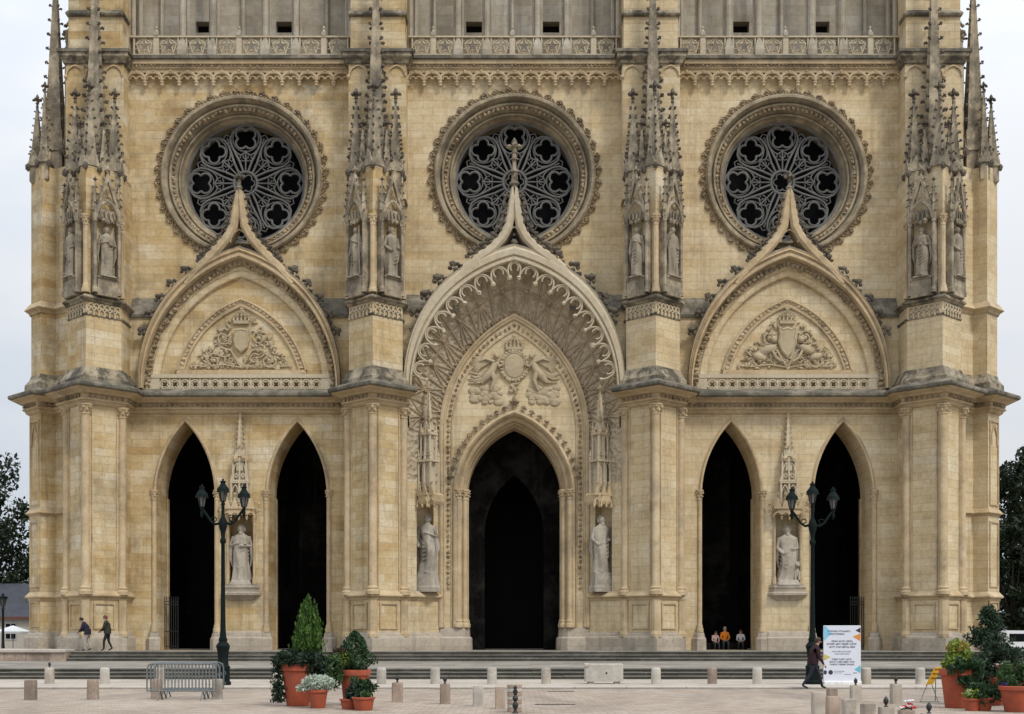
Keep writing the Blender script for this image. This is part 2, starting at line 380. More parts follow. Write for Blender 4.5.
# -- side bays: lower wall
BC=14.38
for sg in (-1,1):
    mb=MB(); u0=-BC-5.9; 
    holes=[]
    for du in (-2.93,2.97):
        p=parch(1.53,zz(494.7),zz(422),14,.9,5.9+du)
        holes.append((p,2.4,False))
    n=[(5.9-.62,4.3),(5.9-.62,8.05),(5.9+.62,8.05),(5.9+.62,4.3)]
    holes.append((n,.75,True))
    if sg>0: holes=[([(11.8-a,z) for a,z in h],d,c) for h,d,c in holes]
    c=sg*BC
    mb.panel((c-5.9,0),(c+5.9,0),[(0,.9),(11.8,.9),(11.8,14.3),(0,14.3)],holes)
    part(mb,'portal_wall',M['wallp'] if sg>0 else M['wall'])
    # moulded rims, jamb columns, plinths of both doorways
    for du in (-2.93,2.97):
        d=du*(-sg); cu=c+d
        po=MB()
        po.arch(parch(1.53,zz(494.7),zz(422),16,zz(494.7)-.01,cu),[(.0,.02),(.02,-.07),(.1,-.1),(.16,-.05),(.2,0.01)])
        pa=part(po,'doorway_rim',M['mould'],None,40)
        for q in (-1,1):
            k=MB(); column(k,cu+q*1.66,.03,1.85,zz(490),.125); part(k,'jamb_column',M['mould'],pa,40)
            k=MB(); k.lathe((cu+q*1.68,.08,.9),[(.40,0),(.39,.6),(.32,.7),(.28,.9),(.2,.98)],8,pi/8); part(k,'column_base',M['base'],pa)
        k=MB()
        for q in (-1,1):
            # moulded edge on the inner end of the reveal
            k.box(cu+q*1.53-.06,cu+q*1.53+.06,2.2,2.5,.9,9.1)
        part(k,'inner_jamb',M['mould'],pa)
    # trumeau: niche canopy, pedestal, plinth
    k=MB(); k.sweep([(c-1.15,0),(c-1.0,-.12),(c+1.0,-.12),(c+1.15,0)],[(0,1.9),(.06,1.84),(.1,1.62),(.2,1.54),(.2,.88)]); part(k,'trumeau_plinth',M['base'])
    k=MB()
    k.sweep([(c-.95,0),(c-.75,-.32),(c+.75,-.32),(c+.95,0)],[(-.3,4.32),(.02,4.32),(.05,4.2),(0,4.1),(.0,3.98),(.12,3.9),(.12,3.8),(-.02,3.72),(-.3,3.5)])
    k.box(c-.62,c+.62,-.3,.7,4.05,4.30)
    part(k,'statue_pedestal',M['base'])
    for q in (-1,1):
        k=MB(); column(k,c+q*.7,-.05,4.35,8.0,.07,True,8); part(k,'niche_shaft',M['mould'],None,40)
    can=MB()
    z=8.0
    for i,(w,zc,hh) in enumerate(((.78,z,.45),)):
        can.prism([(c-w,0.02),(c-w*.75,-.55),(c+w*.75,-.55),(c+w,0.02)],zc,zc+hh)
    for q in (-.62,-.21,.21,.62):      # hanging cusps below, gablets above
        can.arch([(a,b) for a,b in parch(.2,z-.16,z+.1,5,None,c+q)],[(0,-.6),(.06,-.6),(.06,-.5),(0,-.5),(0,-.6)])
        can.lathe((c+q+.2,-.55,z-.3),[(.02,0),(.06,.1),(.04,.2)],5)
        can.rings([[(c+q-.22,-.62,z+.3),(c+q+.22,-.62,z+.3),(c+q,-.62,z+.95)],[(c+q-.22,-.54,z+.3),(c+q+.22,-.54,z+.3),(c+q,-.54,z+.95)]],True,True,True)
        crocket(can,(c+q,-.58,z+.95),(0,0,1),.16)
        crocket(can,(c+q-.16,-.6,z+.62),(-1,0,.5),.11); crocket(can,(c+q+.16,-.6,z+.62),(1,0,.5),.11)
    for q in (-.84,.84):
        for s_ in (.0,.35): crocket(can,(c+q,-.3,z+.15+s_),(q,0,.4),.2)
    part(can,'niche_canopy',M['mould'])
    can=MB()                                        # open turret over the canopy
    def frame(w,d,z0,z1,n):
        for i in range(n):
            for yy in (-d,-.04):
                x=c-w+2*w*i/(n-1); can.box(x-.045,x+.045,yy-.045,yy+.045,z0,z1)
                can.lathe((x,yy,z1),[(.07,0),(.01,.35)],4,pi/4)
        can.box(c-w-.06,c+w+.06,-d-.06,.0,z1-.1,z1-.02); can.box(c-w-.06,c+w+.06,-d-.06,.0,z0,z0+.08)
        for i in range(n-1):
            x=c-w+2*w*(i+.5)/(n-1); hw=w/(n-1)-.03
            can.arch(parch(hw,z1-.55,z1-.15,5,None,x),[(0,-d-.03),(-.05,-d-.03),(-.05,-d+.03)])
            quatrefoil(can,(x,-d,z0+.3),hw*.75,(1,0,0),0,.03)
    frame(.42,.42,8.5,9.75,3); frame(.34,.36,9.75,10.9,3)
    can.box(c-.22,c+.22,-.25,.02,8.4,10.9)
    pinnacle(can,c,-.2,10.8,.34,2.55,pi/4,7,.12,True,.22)
    part(can,'canopy_turret',[M['lace'],M['mould']])
    # cornice in three sweeps: outline from the flank to the great arch
    path=side(OUT_L[:-1]+[(-UO+A,-.02),(-UI-A,-.02)]+INN_L[1:5],sg)
    k=MB(); k.sweep(path,CORN); part(k,'cornice',M['mould'])
    k=MB(); k.sweep(path,CTOP); part(k,'cornice_ledge',M['ledge'])
    k=MB()                                          # carved leaf frieze in the hollow of the cornice
    for a,b in zip(path,path[1:]):
        a=Vector(a); b=Vector(b); d=b-a; L=d.length; d.normalize(); nn=Vector((d.y,-d.x))
        m=int(L/.26)
        if m<2 or L>6.5 and abs(d.x)<.5: continue
        for i in range(m):
            q=a+d*(L*(i+.5)/m)+nn*.32; k.blob((q.x,q.y,13.75),(.1,.1,.075),jit=.4)
    part(k,'leaf_frieze',M['carved'])
    # string course and plinth
    for pth in (side(OUT_L[:-1]+[(-UO+A,-.0)],sg),side(INN_L,sg)):
        k=MB(); k.sweep(pth,STRING); part(k,'string_course',M['mould'])
        k=MB(); k.sweep(pth,PLINTH); part(k,'plinth',M['base'])

# -- great central porch: splayed walls with niches, tympanum wall with the middle door
mb=MB()
for sg in (-1,1):
    a,b=((-5.55,-1.45),(-3.9,0)) if sg<0 else ((3.9,0),(5.55,-1.45))
    L=hypot(1.65,1.45); m=L/2-.1*sg
    fil=MB(); fil.prism([(sg*5.76,-1.6),(sg*5.5,-1.40),(sg*5.5,.3),(sg*5.76,.3)],.9,14.6); part(fil,'corner_fillet',M['wallp'])
    up=MB(); up.panel(a,b,[(0,9.6),(L,9.6),(L,12.42),(0,12.42)]); part(up,'hood_foot',M['soffit'])
    mb.panel(a,b,[(0,.9),(L,.9),(L,9.6),(0,9.6)],[([(m-.55,3.95),(m-.55,8.5),(m+.55,8.5),(m+.55,3.95)],.5,True)])
doorz=zz(494); da=zz(414)
mb.panel((-3.9,0),(3.9,0),parch(3.9,12.4,18.56,18,.9,3.9),[(parch(3.05,doorz,da,18,.9,3.9),.02,False)])
part(mb,'porch_wall',M['wallp'])
k=MB()
for hw,z1,pr in ((2.4,zz(431,1.4),None),):
    k.arch(parch(3.0,doorz,da-.02,18,2.1),[(.22,0.0),(.2,-.16),(.08,-.2),(0,-.14),(-.06,.02),(-.08,.16),(-.2,.12),(-.28,.2),(-.28,.42),(-.38,.4),(-.44,.5),(-.44,.85),(-.5,.9),(-.5,2.2)])
door_rim=part(k,'great_doorway_rim',M['mould'],None,35)
k=MB()
pth=resample(parch(3.24,doorz,da+.26,18),26); nn=normals(pth)
for p,n in zip(pth[2:-2],nn[2:-2]): crocket(k,(p[0],-.12,p[1]),(n[0],-.15,n[1]),.26)
fleuron(k,(0,-.12,da+.2),.36)
part(k,'crocket_edge',M['carved'],door_rim)
for sg in (-1,1):
    for r,x,y in ((.15,2.93,-.05),(.15,2.62,.26),(.12,2.53,.62)):
        k=MB(); column(k,sg*x,y,2.1,doorz+.25,r); part(k,'jamb_column',M['mould'],door_rim,40)
    k=MB(); k.sweep(([(-3.9,-.02),(-2.85,-.1),(-2.62,.1),(-2.45,.45),(-2.45,2.2)] if sg<0 else [(2.45,2.2),(2.45,.45),(2.62,.1),(2.85,-.1),(3.9,-.02)]),[(-.1,2.12),(.03,2.08),(.06,1.9),(.08,1.62),(.18,1.54),(.2,.88)])
    part(k,'plinth',M['base'])
# bands with beads that frame the recess
k=MB(); hwb=3.48
k.arch(parch(3.9,12.4,18.56,20,2.1),[(.06,.0),(.04,-.14),(-.06,-.16),(-.14,-.1),(-.2,-.13),(-.24,-.1),(-.27,.0)])
k.arch(parch(3.27,12.4,17.72,20,2.1),[(.06,.0),(.04,-.07),(-.02,-.07),(-.04,0)])
rim=part(k,'inner_arch_rim',M['mould'])
k=MB()
pth=resample(parch(3.47,12.4,18.0,20,3.9),112)
for i,p in enumerate(pth[1:-1]): k.blob((p[0],-.03,p[1]),(.09,.07,.11),jit=.4)
for sg in (-1,1):
    for i in range(44):
        k.blob((sg*5.62,-1.42,3.95+i*.215),(.1,.1,.085),jit=.35)
pth=resample(parch(4.02,12.4,18.72,20),60)
for p in pth: k.blob((p[0],-.1,p[1]),(.11,.08,.11),jit=.45)
part(k,'bead_band',M['carved'],rim)
# soffit: lofted hood from the front arch back to the tympanum
inn=resample(parch(3.9,12.4,18.56,20),48)
outp=parch(5.42,14.2,20.95,20,12.4)
out=resample(outp,48)
def S(t,v):
    t=max(0,min(48,t)); i=min(47,int(t)); q=t-i
    a=Vector((inn[i][0]*(1-q)+inn[i+1][0]*q,.0,inn[i][1]*(1-q)+inn[i+1][1]*q)); b=Vector((out[i][0]*(1-q)+out[i+1][0]*q,-1.42,out[i][1]*(1-q)+out[i+1][1]*q))
    p=a.lerp(b,v); bulge=.14*sin(pi*v)
    d=Vector((a.x*.5,0.,max(.0,a.z-12)))
    if d.length>0: p=p+d.normalized()*bulge
    p.y+=.22*sin(pi*v)
    return p
k=MB(); k.rings([[tuple(S(i,j/6)) for i in range(49)] for j in range(7)],False); part(k,'porch_hood',M['soffit'],None,50)
k=MB(); NN=14
def sline(t0,v0,t1,v1,r=.055):
    k.tube([tuple(S(t0+(t1-t0)*i/4,v0+(v1-v0)*i/4)+Vector((0,-.02,-.01))) for i in range(5)],r*1.5,6)
w=48/NN
for i in range(NN):
    t=(i+.5)*w
    for s_ in (-.5,-.17,.17,.5):
        sline(t,.5,t+s_*w*.98,.03,.034); sline(t,.5,t+s_*w*.98,.97,.034)
    sline(t-w*.5,.5,t+w*.5,.5,.034)
    sline(t-w*.5,.03,t-w*.5,.97,.04)
    p=S(t,.5); k.blob((p.x,p.y-.08,p.z-.04),.13,jit=.3)
part(k,'hood_rib',M['rib'],None,50)
for sg in (-1,1):
    cx,cy=sg*4.45,-1.0; ang=radians(37)*sg
    def TW(x,y,z): return (cx+x*cos(ang)-y*sin(ang),cy+x*sin(ang)+y*cos(ang),z)
    k=MB()
    k.rings([[TW(a*w,b*w-.0,z) for a,b in ((-.85,.75),(-.8,-.3),(-.35,-.75),(.35,-.75),(.8,-.3),(.85,.75))] for z,w in ((8.45,.62),(8.6,.7),(8.95,.7),(9.05,.62))],True,True,True)
    for q in (-.52,-.17,.17,.52):
        yy=-.56+abs(q)*.4
        k.tube([TW(q-.17,yy,8.45),TW(q-.12,yy,8.62),TW(q,yy,8.74),TW(q+.12,yy,8.62),TW(q+.17,yy,8.45)],.05,4); k.blob(TW(q+.17,yy,8.36),(.07,.07,.12),jit=.2); k.blob(TW(q-.17,yy,8.36),(.07,.07,.12),jit=.2)
        k.rings([[TW(q-.17,yy-.05,8.9),TW(q+.17,yy-.05,8.9),TW(q,yy-.05,9.45)],[TW(q-.17,yy+.04,8.9),TW(q+.17,yy+.04,8.9),TW(q,yy+.04,9.45)]],True,True,True); crocket(k,TW(q,yy,9.45),(0,0,1),.14)
    can=part(k,'niche_canopy',M['mould'])
    k=MB()
    for z0,z1,w in ((9.0,10.8,.40),(10.8,12.2,.30)):
        for a in (-1,0,1):
            for b in (-1,1):
                x,y=a*w,(b*w*.8)
                q=TW(x-.05,y-.05,0); p2=TW(x,y,0); k.lathe((p2[0],p2[1],z0),[(.06,0),(.055,z1-z0)],5); k.lathe((p2[0],p2[1],z1),[(.07,0),(.04,.15),(.06,.2),(.01,.5)],4)
        k.rings([[TW(a*(w+.07),b*(w*.8+.07),z) for a,b in ((-1,-1),(1,-1),(1,1),(-1,1))] for z in (z1-.14,z1-.02)],True,True,True)
        k.rings([[TW(a*(w*.62),b*(w*.62),z) for a,b in ((-1,-1),(1,-1),(1,1),(-1,1))] for z in (z0,z1)],True,True,True)
        for a in (-.5,.5):
            k.tube([TW(a*w-w*.42,-w*.8,z1-.5),TW(a*w-w*.3,-w*.8,z1-.3),TW(a*w,-w*.8,z1-.15),TW(a*w+w*.3,-w*.8,z1-.3),TW(a*w+w*.42,-w*.8,z1-.5)],.035,4)
            k.tube([TW(a*w+w*.28*cos(t),-w*.8,z0+.3+w*.28*sin(t)) for t in [2*pi*i/8 for i in range(8)]],.03,4,True)
    q=TW(0,0,12.1); pinnacle(k,q[0],q[1],12.1,.36,2.2,pi/4+ang,6,.12,True,.22)
    part(k,'canopy_turret',[M['lace'],M['mould']],can)
# front arch with hood mould and the lace of cusps
def ogee_arch(name,cu,hw,zs,za,yf,band,pts,lace,ncusp,fin,zleg=None,matb='lace',crs=.3):
    """pointed arch band with an ogee gable; pts = ogee leg from the extrados up to the finial (left side, u relative)"""
    k=MB()
    p=parch(hw,zs,za,24,zleg,cu)
    WF=lambda z: .42+.58*min(1,max(0,(z-zs)/(za-zs)*1.35))
    k.arch(p,[(0,yf+.5),(0,yf+.1),(.05,yf),(.18,yf),(.22,yf+.08),(.28,yf+.1),(.32,yf-.02),(band*.82,yf-.04),(band,yf+.06),(band+.08,yf+.02)],wf=WF)
    g=part(k,name,M[matb],None,35)
    k=MB(); k.arch(p,[(band+.08,yf+.02),(band+.15,yf+.1),(band+.1,yf+.3),(band+.08,.5)],wf=WF); part(k,'hood_ledge',M['ledge'],g)
    # ogee legs: solid tapered ribs with a moulded front
    k=MB()
    def leg(sg):
        L=[(cu+sg*u,z,w) for u,z,w in pts]
        ctr=[(a[0],a[1]) for a in L]; nn=normals(ctr)
        rs=[]
        for (u,z,w),n in zip(L,nn):
            e=(n[0]*w*.5,n[1]*w*.5)
            rs.append([(u+e[0],.3,z+e[1]),(u+e[0],yf+.1,z+e[1]),(u+e[0]*.5,yf-.03,z+e[1]*.5),(u-e[0]*.5,yf-.03,z-e[1]*.5),(u-e[0],yf+.1,z-e[1]),(u-e[0],.3,z-e[1])])
        k.rings(rs,True,True,True)
    leg(-1); leg(1)
    # open trefoil bars in the little triangle
    tz=pts[1][1]
    k.arch(parch(.42,za+band+.35,za+band+1.0,6,None,cu),[(0,yf+.15),(.06,yf+.1),(.06,yf+.25)])
    part(k,'ogee_gable',M[matb],g,35)
    k=MB()
    # crockets up the extrados and along the legs
    ep=resample(p,60); en=normals(ep)
    for i,(q,n) in enumerate(zip(ep,en)):
        o_=(band-.02)*WF(q[1]); e=(q[0]+n[0]*o_,q[1]+n[1]*o_)
        if abs(e[0]-cu)<abs(pts[2][0])-.1 or q[1]<17.0: continue
        if i%3==0: crocket(k,(e[0],yf+.2,e[1]),(n[0]*.8,-.15,n[1]*.8+.3),crs*1.5)
        elif i%3==1: crocket(k,(e[0],yf+.3,e[1]),(n[0],-.1,n[1]),crs*.8)
        else: k.blob((e[0],yf+.3,e[1]),(.2,.2,.1),jit=.4)
    lp=resample([(u,z) for u,z,w in pts[2:]],9)
    pts=[(u,z,w*.85) for u,z,w in pts]
    for sg in (-1,1):
        for i,q in enumerate(lp[:-1]):
            w=pts[0][2]*(1-i/9)+pts[-1][2]*(i/9)
            ox,oz=normals(lp)[i]
            # outward = away from the axis
            if ox*q[0]<0: ox,oz=-ox,-oz
            crocket(k,(cu-sg*(q[0]+ox*w*.5),yf+.12,q[1]+oz*w*.5),(-sg*ox,-.2,oz),crs*(1.15-.35*i/9))
    part(k,'crocket_edge',M['crust'],g)
    k=MB(); z0=pts[-1][1]-.1
    if fin>1.5:
        k.lathe((cu,yf+.15,z0),[(.18,0),(.15,.2),(.26,.3),(.26,.38),(.17,.45),(.16,.85),(.24,.92),(.24,1.0),(.11,1.07),(.10,1.5),(.19,1.56),(.19,1.62),(.09,1.68),(.08,1.85)],8)
        fleuron(k,(cu,yf+.15,z0+1.6),.55)
    else:
        k.lathe((cu,yf+.15,z0),[(.16,0),(.14,.2),(.2,.28),(.1,.4),(.09,.6)],8)
        fleuron(k,(cu,yf+.15,z0+.35),.42)
    part(k,'gable_finial',M['old'],g,40)
    if lace:
        k=MB(); q=resample(p[2:-2],ncusp*2); nn=normals(q)
        fine=resample(p[2:-2],ncusp*2)
        for i in range(ncusp):
            a,m,b=fine[2*i],fine[2*i+1],fine[2*i+2]
            na,nm,nb=nn[2*i],nn[2*i+1],nn[2*i+2]
            def I(t,dp):
                # point along the intrados at t in 0..1, hanging dp inward
                x=(1-t)**2*a[0]+2*t*(1-t)*(2*m[0]-.5*(a[0]+b[0]))+t*t*b[0]; z=(1-t)**2*a[1]+2*t*(1-t)*(2*m[1]-.5*(a[1]+b[1]))+t*t*b[1]
                n=Vector((na[0]*(1-t)+nb[0]*t,na[1]*(1-t)+nb[1]*t)).normalized()
                return (x-n.x*dp,yf+.14,z-n.y*dp)
            D=.70
            k.tube([I(t,D*(1-sqrt(max(0,1-(2*t-1)**2)))) for t in [.5-.5*cos(pi*j/14) for j in range(15)]],.047,5)
            k.tube([I(.5+.27*cos(s),.34-.25*sin(s)) for s in [-.2*pi+1.4*pi*j/12 for j in range(13)]],.042,4)
            c0=I(0,D+.06); k.blob(c0,.13,jit=.3); c1=I(1,D+.06); k.blob(c1,.13,jit=.3)
        part(k,'cusp_lace',M['lace'],g,50)
        k=MB(); q=resample(parch(hw-.02,zs,za-.02,24,None,cu),64)
        for pnt in q: k.blob((pnt[0],yf+.45,pnt[1]),(.12,.1,.12),jit=.45)
        part(k,'leaf_band',M['carved'],g)
    return g
leg=[(-3.1,19.85,.3),(-2.45,20.6,.5),(-1.78,21.15,.56),(-1.14,21.6,.5),(-.62,22.15,.48),(-.31,22.72,.46),(-.19,23.3,.42),(-.1,24.1,.36),(-.03,24.7,.28)]
ga=ogee_arch('great_arch',0.,5.3,14.2,20.95,-1.7,.72,leg,True,17,2.5,None,crs=.36)
for sg in (-1,1):                         # spandrels beside the great arch, plane y=-1
    k=MB()
    q=[(x,z) for x,z in parch(5.6,14.3,21.5,24)]
    lft=[p for p in q if p[0]<=0 and p[1]<=18.62]
    poly=[(-6.2,14.3)]+lft+[(lft[-1][0]+.05,18.62),(-6.2,18.62)]
    poly=[(x if sg<0 else -x,-1.0,z) for x,z in poly]
    k.fill(poly); part(k,'spandrel_wall',M['wallp'])
for sg in (-1,1):
    k=MB(); xs=sorted([sg*2.9,sg*6.0]); k.rings([[(xs[0],-1.12,18.5),(xs[1],-1.12,18.5)],[(xs[0],-1.14,18.64),(xs[1],-1.14,18.64)],[(xs[0],.45,19.75),(xs[1],.45,19.75)]],False); part(k,'weathering_slope',M['ledge'])
# -- blind arches of the side bays
for sg in (-1,1):
    c=sg*BC
    for s_ in (-1,1):
        k=MB()
        q=[(x,z) for x,z in parch(5.25,14.6,21.7,24,14.3) if x<=0 and z<=18.55]
        poly=[(-5.95,14.3)]+q+[(q[-1][0]+.05,18.55),(-5.95,18.55)]
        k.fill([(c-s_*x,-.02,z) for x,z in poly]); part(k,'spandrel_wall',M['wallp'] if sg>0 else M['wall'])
    for s_ in (-1,1):
        k=MB(); k.rings([[(c+s_*5.9,-.12,18.4),(c+s_*3.7,-.12,18.4)],[(c+s_*5.9,-.16,18.55),(c+s_*3.7,-.16,18.55)],[(c+s_*5.9,.45,19.6),(c+s_*2.9,.45,19.6)]],False); part(k,'weathering_slope',M['ledge'])
    leg=[(-2.8,20.05,.25),(-2.2,20.8,.45),(-1.65,21.35,.52),(-1.12,21.9,.5),(-.62,22.5,.48),(-.3,23.1,.48),(-.19,23.8,.44),(-.12,24.4,.36),(-.04,24.9,.26)]
    g=ogee_arch('blind_arch',c,5.05,14.6,21.45,-.62,.42,leg,False,0,1.0,None,'mould',.32)
    k=MB(); pth=resample(parch(4.88,14.6,21.2,20,None,c),70)
    for p in pth: k.blob((p[0]+RX.uniform(-.03,.03),-.2,p[1]),(.15,.12,.14),jit=.5)
    part(k,'leaf_band',M['carved'],g)
    k=MB(); k.arch(parch(4.3,14.7,20.55,20,None,c),[(1.0,-.12),(.42,-.1),(.36,-.16),(.3,-.08),(0.05,-.04),(0,.02),(0,.25)]); part(k,'inner_order',M['wallp'],g,35)
    k=MB(); q=parch(4.45,14.6,20.7,20,None,c); k.fill([(x,.17,z) for x,z in q]); part(k,'arch_field',M['wallp'] if sg>0 else M['wall'],g)
    k=MB(); q=[t for t in parch(3.6,14.4,19.45,26,None,c) if t[1]>15.5]
    k.arch(q,[(.02,.17),(.0,.03),(-.08,-.02),(-.14,.08),(-.3,.1),(-.34,.04),(-.42,.05),(-.46,.17)]); k.box(c-3.4,c+3.4,.02,.17,15.45,15.66)
    for t in resample(q,44): k.blob((t[0]+(c-t[0])*.06,.07,t[1]-.12),(.12,.07,.1),jit=.5)
    tym=part(k,'tympanum_frame',M['mould'],g,35)
    # relief: crowned shield among scrolls and leaves
    k=MB(); R=random.Random(3+sg)
    y=.15
    if sg<0: sh=[(-.42,17.9),(0,17.98),(.42,17.9),(.5,17.2),(.4,16.75),(0,16.4),(-.4,16.75),(-.5,17.2)]
    else: sh=[(-.5,18.0),(-.25,17.85),(0,17.95),(.25,17.85),(.5,18.0),(.42,17.5),(.5,17.1),(.3,16.6),(0,16.3),(-.3,16.6),(-.5,17.1),(-.42,17.5)]
    if sg<0: sh=[(a*.84,17.3+(b-17.3)*.84) for a,b in sh]
    k.rings([[(c+a,y,b) for a,b in sh],[(c+a,y-.16,b) for a,b in sh],[(c+a*.86,y-.2,17.2+(b-17.2)*.86) for a,b in sh],[(c+a*.8,y-.17,17.2+(b-17.2)*.8) for a,b in sh]],True,False,True)
    part(k,'relief_shield',M['relief'],tym)
    k=MB()
    k.box(c-.4,c+.4,.0,.17,18.1,18.26)
    for i in range(5):
        a=-.4+.2*i; k.lathe((c+a,.05,18.26),[(.07,0),(.03,.2),(.07,.28),(.01,.36)],6)
        k.tube([(c+a,.05,18.5),(c+a*.6,.02,18.66),(c,.02,18.8)],.035,4)
    k.blob((c,.05,18.86),.09)
    part(k,'relief_crown',M['relief'],tym)
    kk={-1:MB(),1:MB()}
    def spiral(cx,cz,r,turn,dirn,tr=.055):
        kk[1 if cx>c else -1].tube([(cx+r*(1-t*.85)*cos(dirn*t*turn*2*pi+pi*.2),y-.06-.06*t,cz+r*(1-t*.85)*sin(dirn*t*turn*2*pi+pi*.2)) for t in [j/22 for j in range(23)]],[tr*(1-.4*j/22) for j in range(23)],5)
    for s_ in (-1,1):
        k=kk[s_]; spiral(c+s_*.95,17.35,.4,1.6,s_); spiral(c+s_*1.45,16.15,.42,1.6,-s_); spiral(c+s_*.7,16.25,.3,1.3,s_,.04)
        k.tube([(c+s_*.05,y-.05,15.85),(c+s_*.35,y-.08,16.35),(c+s_*.55,y-.08,16.7),(c+s_*1.1,y-.05,16.85)],.06,5)
        k.tube([(c,y-.05,15.8),(c+s_*.9,y-.07,15.95),(c+s_*1.9,y-.05,15.85),(c+s_*2.6,y-.03,15.9)],.05,5)
        k.blob((c+s_*.95,y-.07,17.35),.13,jit=.2); k.blob((c+s_*1.45,y-.07,16.15),.13,jit=.2)
    n=0
    while n<210:
        a=R.uniform(-2.85,2.85); b=R.uniform(15.75,19.0)
        if abs(a)>2.8-(b-15.7)*.8 or (abs(a)<.6 and 16.3<b<18.9): continue
        if sg<0 and R.random()<.35 and abs(a)>1.9: continue
        s_=R.uniform(.06,.14); kk[1 if a>0 else -1].blob((c+a,y-.02,b),(s_*1.5,.1,s_*.8),R.uniform(0,pi),'Y',.35); n+=1
    if sg>0:      # supporters: two crouching beasts either side
        for s_ in (-1,1):
            k=kk[s_]; k.blob((c+s_*1.0,y-.1,16.75),(.5,.2,.26),s_*.5,'Y',.1); k.blob((c+s_*.72,y-.16,17.25),(.2,.18,.22)); k.blob((c+s_*1.5,y-.1,16.35),(.45,.18,.24),-s_*.3,'Y',.1)
            k.tube([(c+s_*.8,y-.15,16.7),(c+s_*.6,y-.18,16.3),(c+s_*.3,y-.14,16.1)],.08,5); k.tube([(c+s_*1.9,y-.1,16.4),(c+s_*2.2,y-.1,16.7),(c+s_*1.95,y-.1,16.9)],.05,5)
    for s_ in (-1,1): part(kk[s_],'relief_scroll',M['relief'],tym,60)
    # pierced parapet strip under the arch
    k=MB(); zb0,zb1=zz(391.5),zz(378.5); wb=4.25
    k.box(c-5.2,c+5.2,-.18,.0,zb1,zb1+.2); k.box(c-5.2,c+5.2,-.22,.0,zb0-.25,zb0)
    k.box(c-5.25,c-wb,-.15,0,zb0,zb1); k.box(c+wb,c+5.25,-.15,0,zb0,zb1)
    n=16
    for i in range(n):
        x=c-wb+2*wb*(i+.5)/n; r=wb/n
        ringtube(k,(x,-.1,(zb0+zb1)/2),r*.95,(1,0,0),.05,5,14)
        quatrefoil(k,(x,-.1,(zb0+zb1)/2),r*.75,(1,0,0),0,.04,4,5,pi/4)
        k.box(x+r-.045,x+r+.045,-.13,-.02,zb0,zb1) 
    part(k,'pierced_parapet',M['lace'],g)
    k=MB(); k.box(c-wb,c+wb,.3,.34,zb0,zb1); part(k,'parapet_backing',M['old'],g)
# -- middle tympanum relief: oval shield with crown, two angels, clouds
zc=zz(366)
def shrink(k):
    k.v=[(x*.86,y*.65,zc+(z-zc)*.76) for x,y,z in k.v]; return k
k=MB()
k.rings([[(.62*cos(a)*s,yy,zc+.85*sin(a)*s) for a in [2*pi*i/20 for i in range(20)]] for s,yy in ((1.25,.0),(1.2,-.16),(1.05,-.2),(1.0,-.12),(.97,-.2),(.6,-.27))],True,False,True)
oval=part(shrink(k),'relief_shield',M['relief'],None,40)
k=MB()
k.box(-.5,.5,-.22,.0,zc+1.1,zc+1.28)
for i in range(5):
    a=-.5+.25*i; k.lathe((a,-.12,zc+1.28),[(.09,0),(.04,.22),(.09,.32),(.01,.42)],6)
    k.tube([(a,-.12,zc+1.4),(a*.7,-.16,zc+1.75),(0,-.16,zc+1.95)],.05,5)
k.blob((0,-.15,zc+2.02),.12)
part(shrink(k),'relief_crown',M['relief'])
R=random.Random(8)
for s_ in (-1,1):
    k=MB()
    # angel: torso leaning to the shield, head, arm on the shield, trailing robe, wing
    k.tube([(s_*1.15,-.2,zc+.15),(s_*1.35,-.22,zc-.35),(s_*1.7,-.2,zc-.75),(s_*2.0,-.14,zc-1.2)],[.2,.25,.27,.14],8)
    k.blob((s_*1.05,-.28,zc+.62),(.17,.19,.21)); k.blob((s_*1.1,-.22,zc+.72),(.2,.17,.16),jit=.2)
    k.tube([(s_*1.1,-.28,zc+.2),(s_*.9,-.34,zc-.1),(s_*.6,-.33,zc+.1)],[.1,.08,.07],6)
    k.tube([(s_*1.2,-.26,zc+.25),(s_*1.75,-.3,zc+.45),(s_*2.15,-.26,zc+.3)],[.1,.08,.06],6)
    k.tube([(s_*1.4,-.25,zc-.4),(s_*1.2,-.3,zc-1.0),(s_*1.45,-.2,zc-1.7)],[.2,.15,.09],7)
    for i in range(9):
        a=.15+.12*i; k.tube([(s_*1.4,-.08,zc+.3),(s_*(1.4+.75*cos(a-.6)),-.16,zc+.2+.75*sin(a-.6)),(s_*(1.4+1.2*cos(a-.75)),-.08,zc+.1+1.2*sin(a-.75))],[.05,.09,.04],5)
    for i in range(12):
        a=R.uniform(-.9,.3); k.tube([(s_*(1.5+R.uniform(0,.4)),-.15,zc-.4+a*.5),(s_*(2.0+R.uniform(0,.4)),-.16,zc-.75+a*.5),(s_*(2.5+R.uniform(0,.35)),-.06,zc-.6+a*.7)],[.05,.09,.03],5)
    part(shrink(k),'relief_angel',M['relief'],None,60)
    k=MB()
    for i in range(40):
        x=s_*R.uniform(.85,2.6); z=zc-R.uniform(1.5,2.55)
        r=R.uniform(.13,.3); k.ball((x,.0,z),(r*1.15,.13,r),9,5)
    part(shrink(k),'relief_cloud',M['relief'],None,60)
k=MB()
for a in [2*pi*i/26 for i in range(26)]: k.blob((.8*cos(a),-.16,zc+1.03*sin(a)),(.13,.1,.13),jit=.35)
for i in range(14): k.blob((R.uniform(-.25,.25),-.12,zc-1.2-i*.05),(.14,.1,.1),jit=.4)
part(shrink(k),'shield_garland',M['relief'])

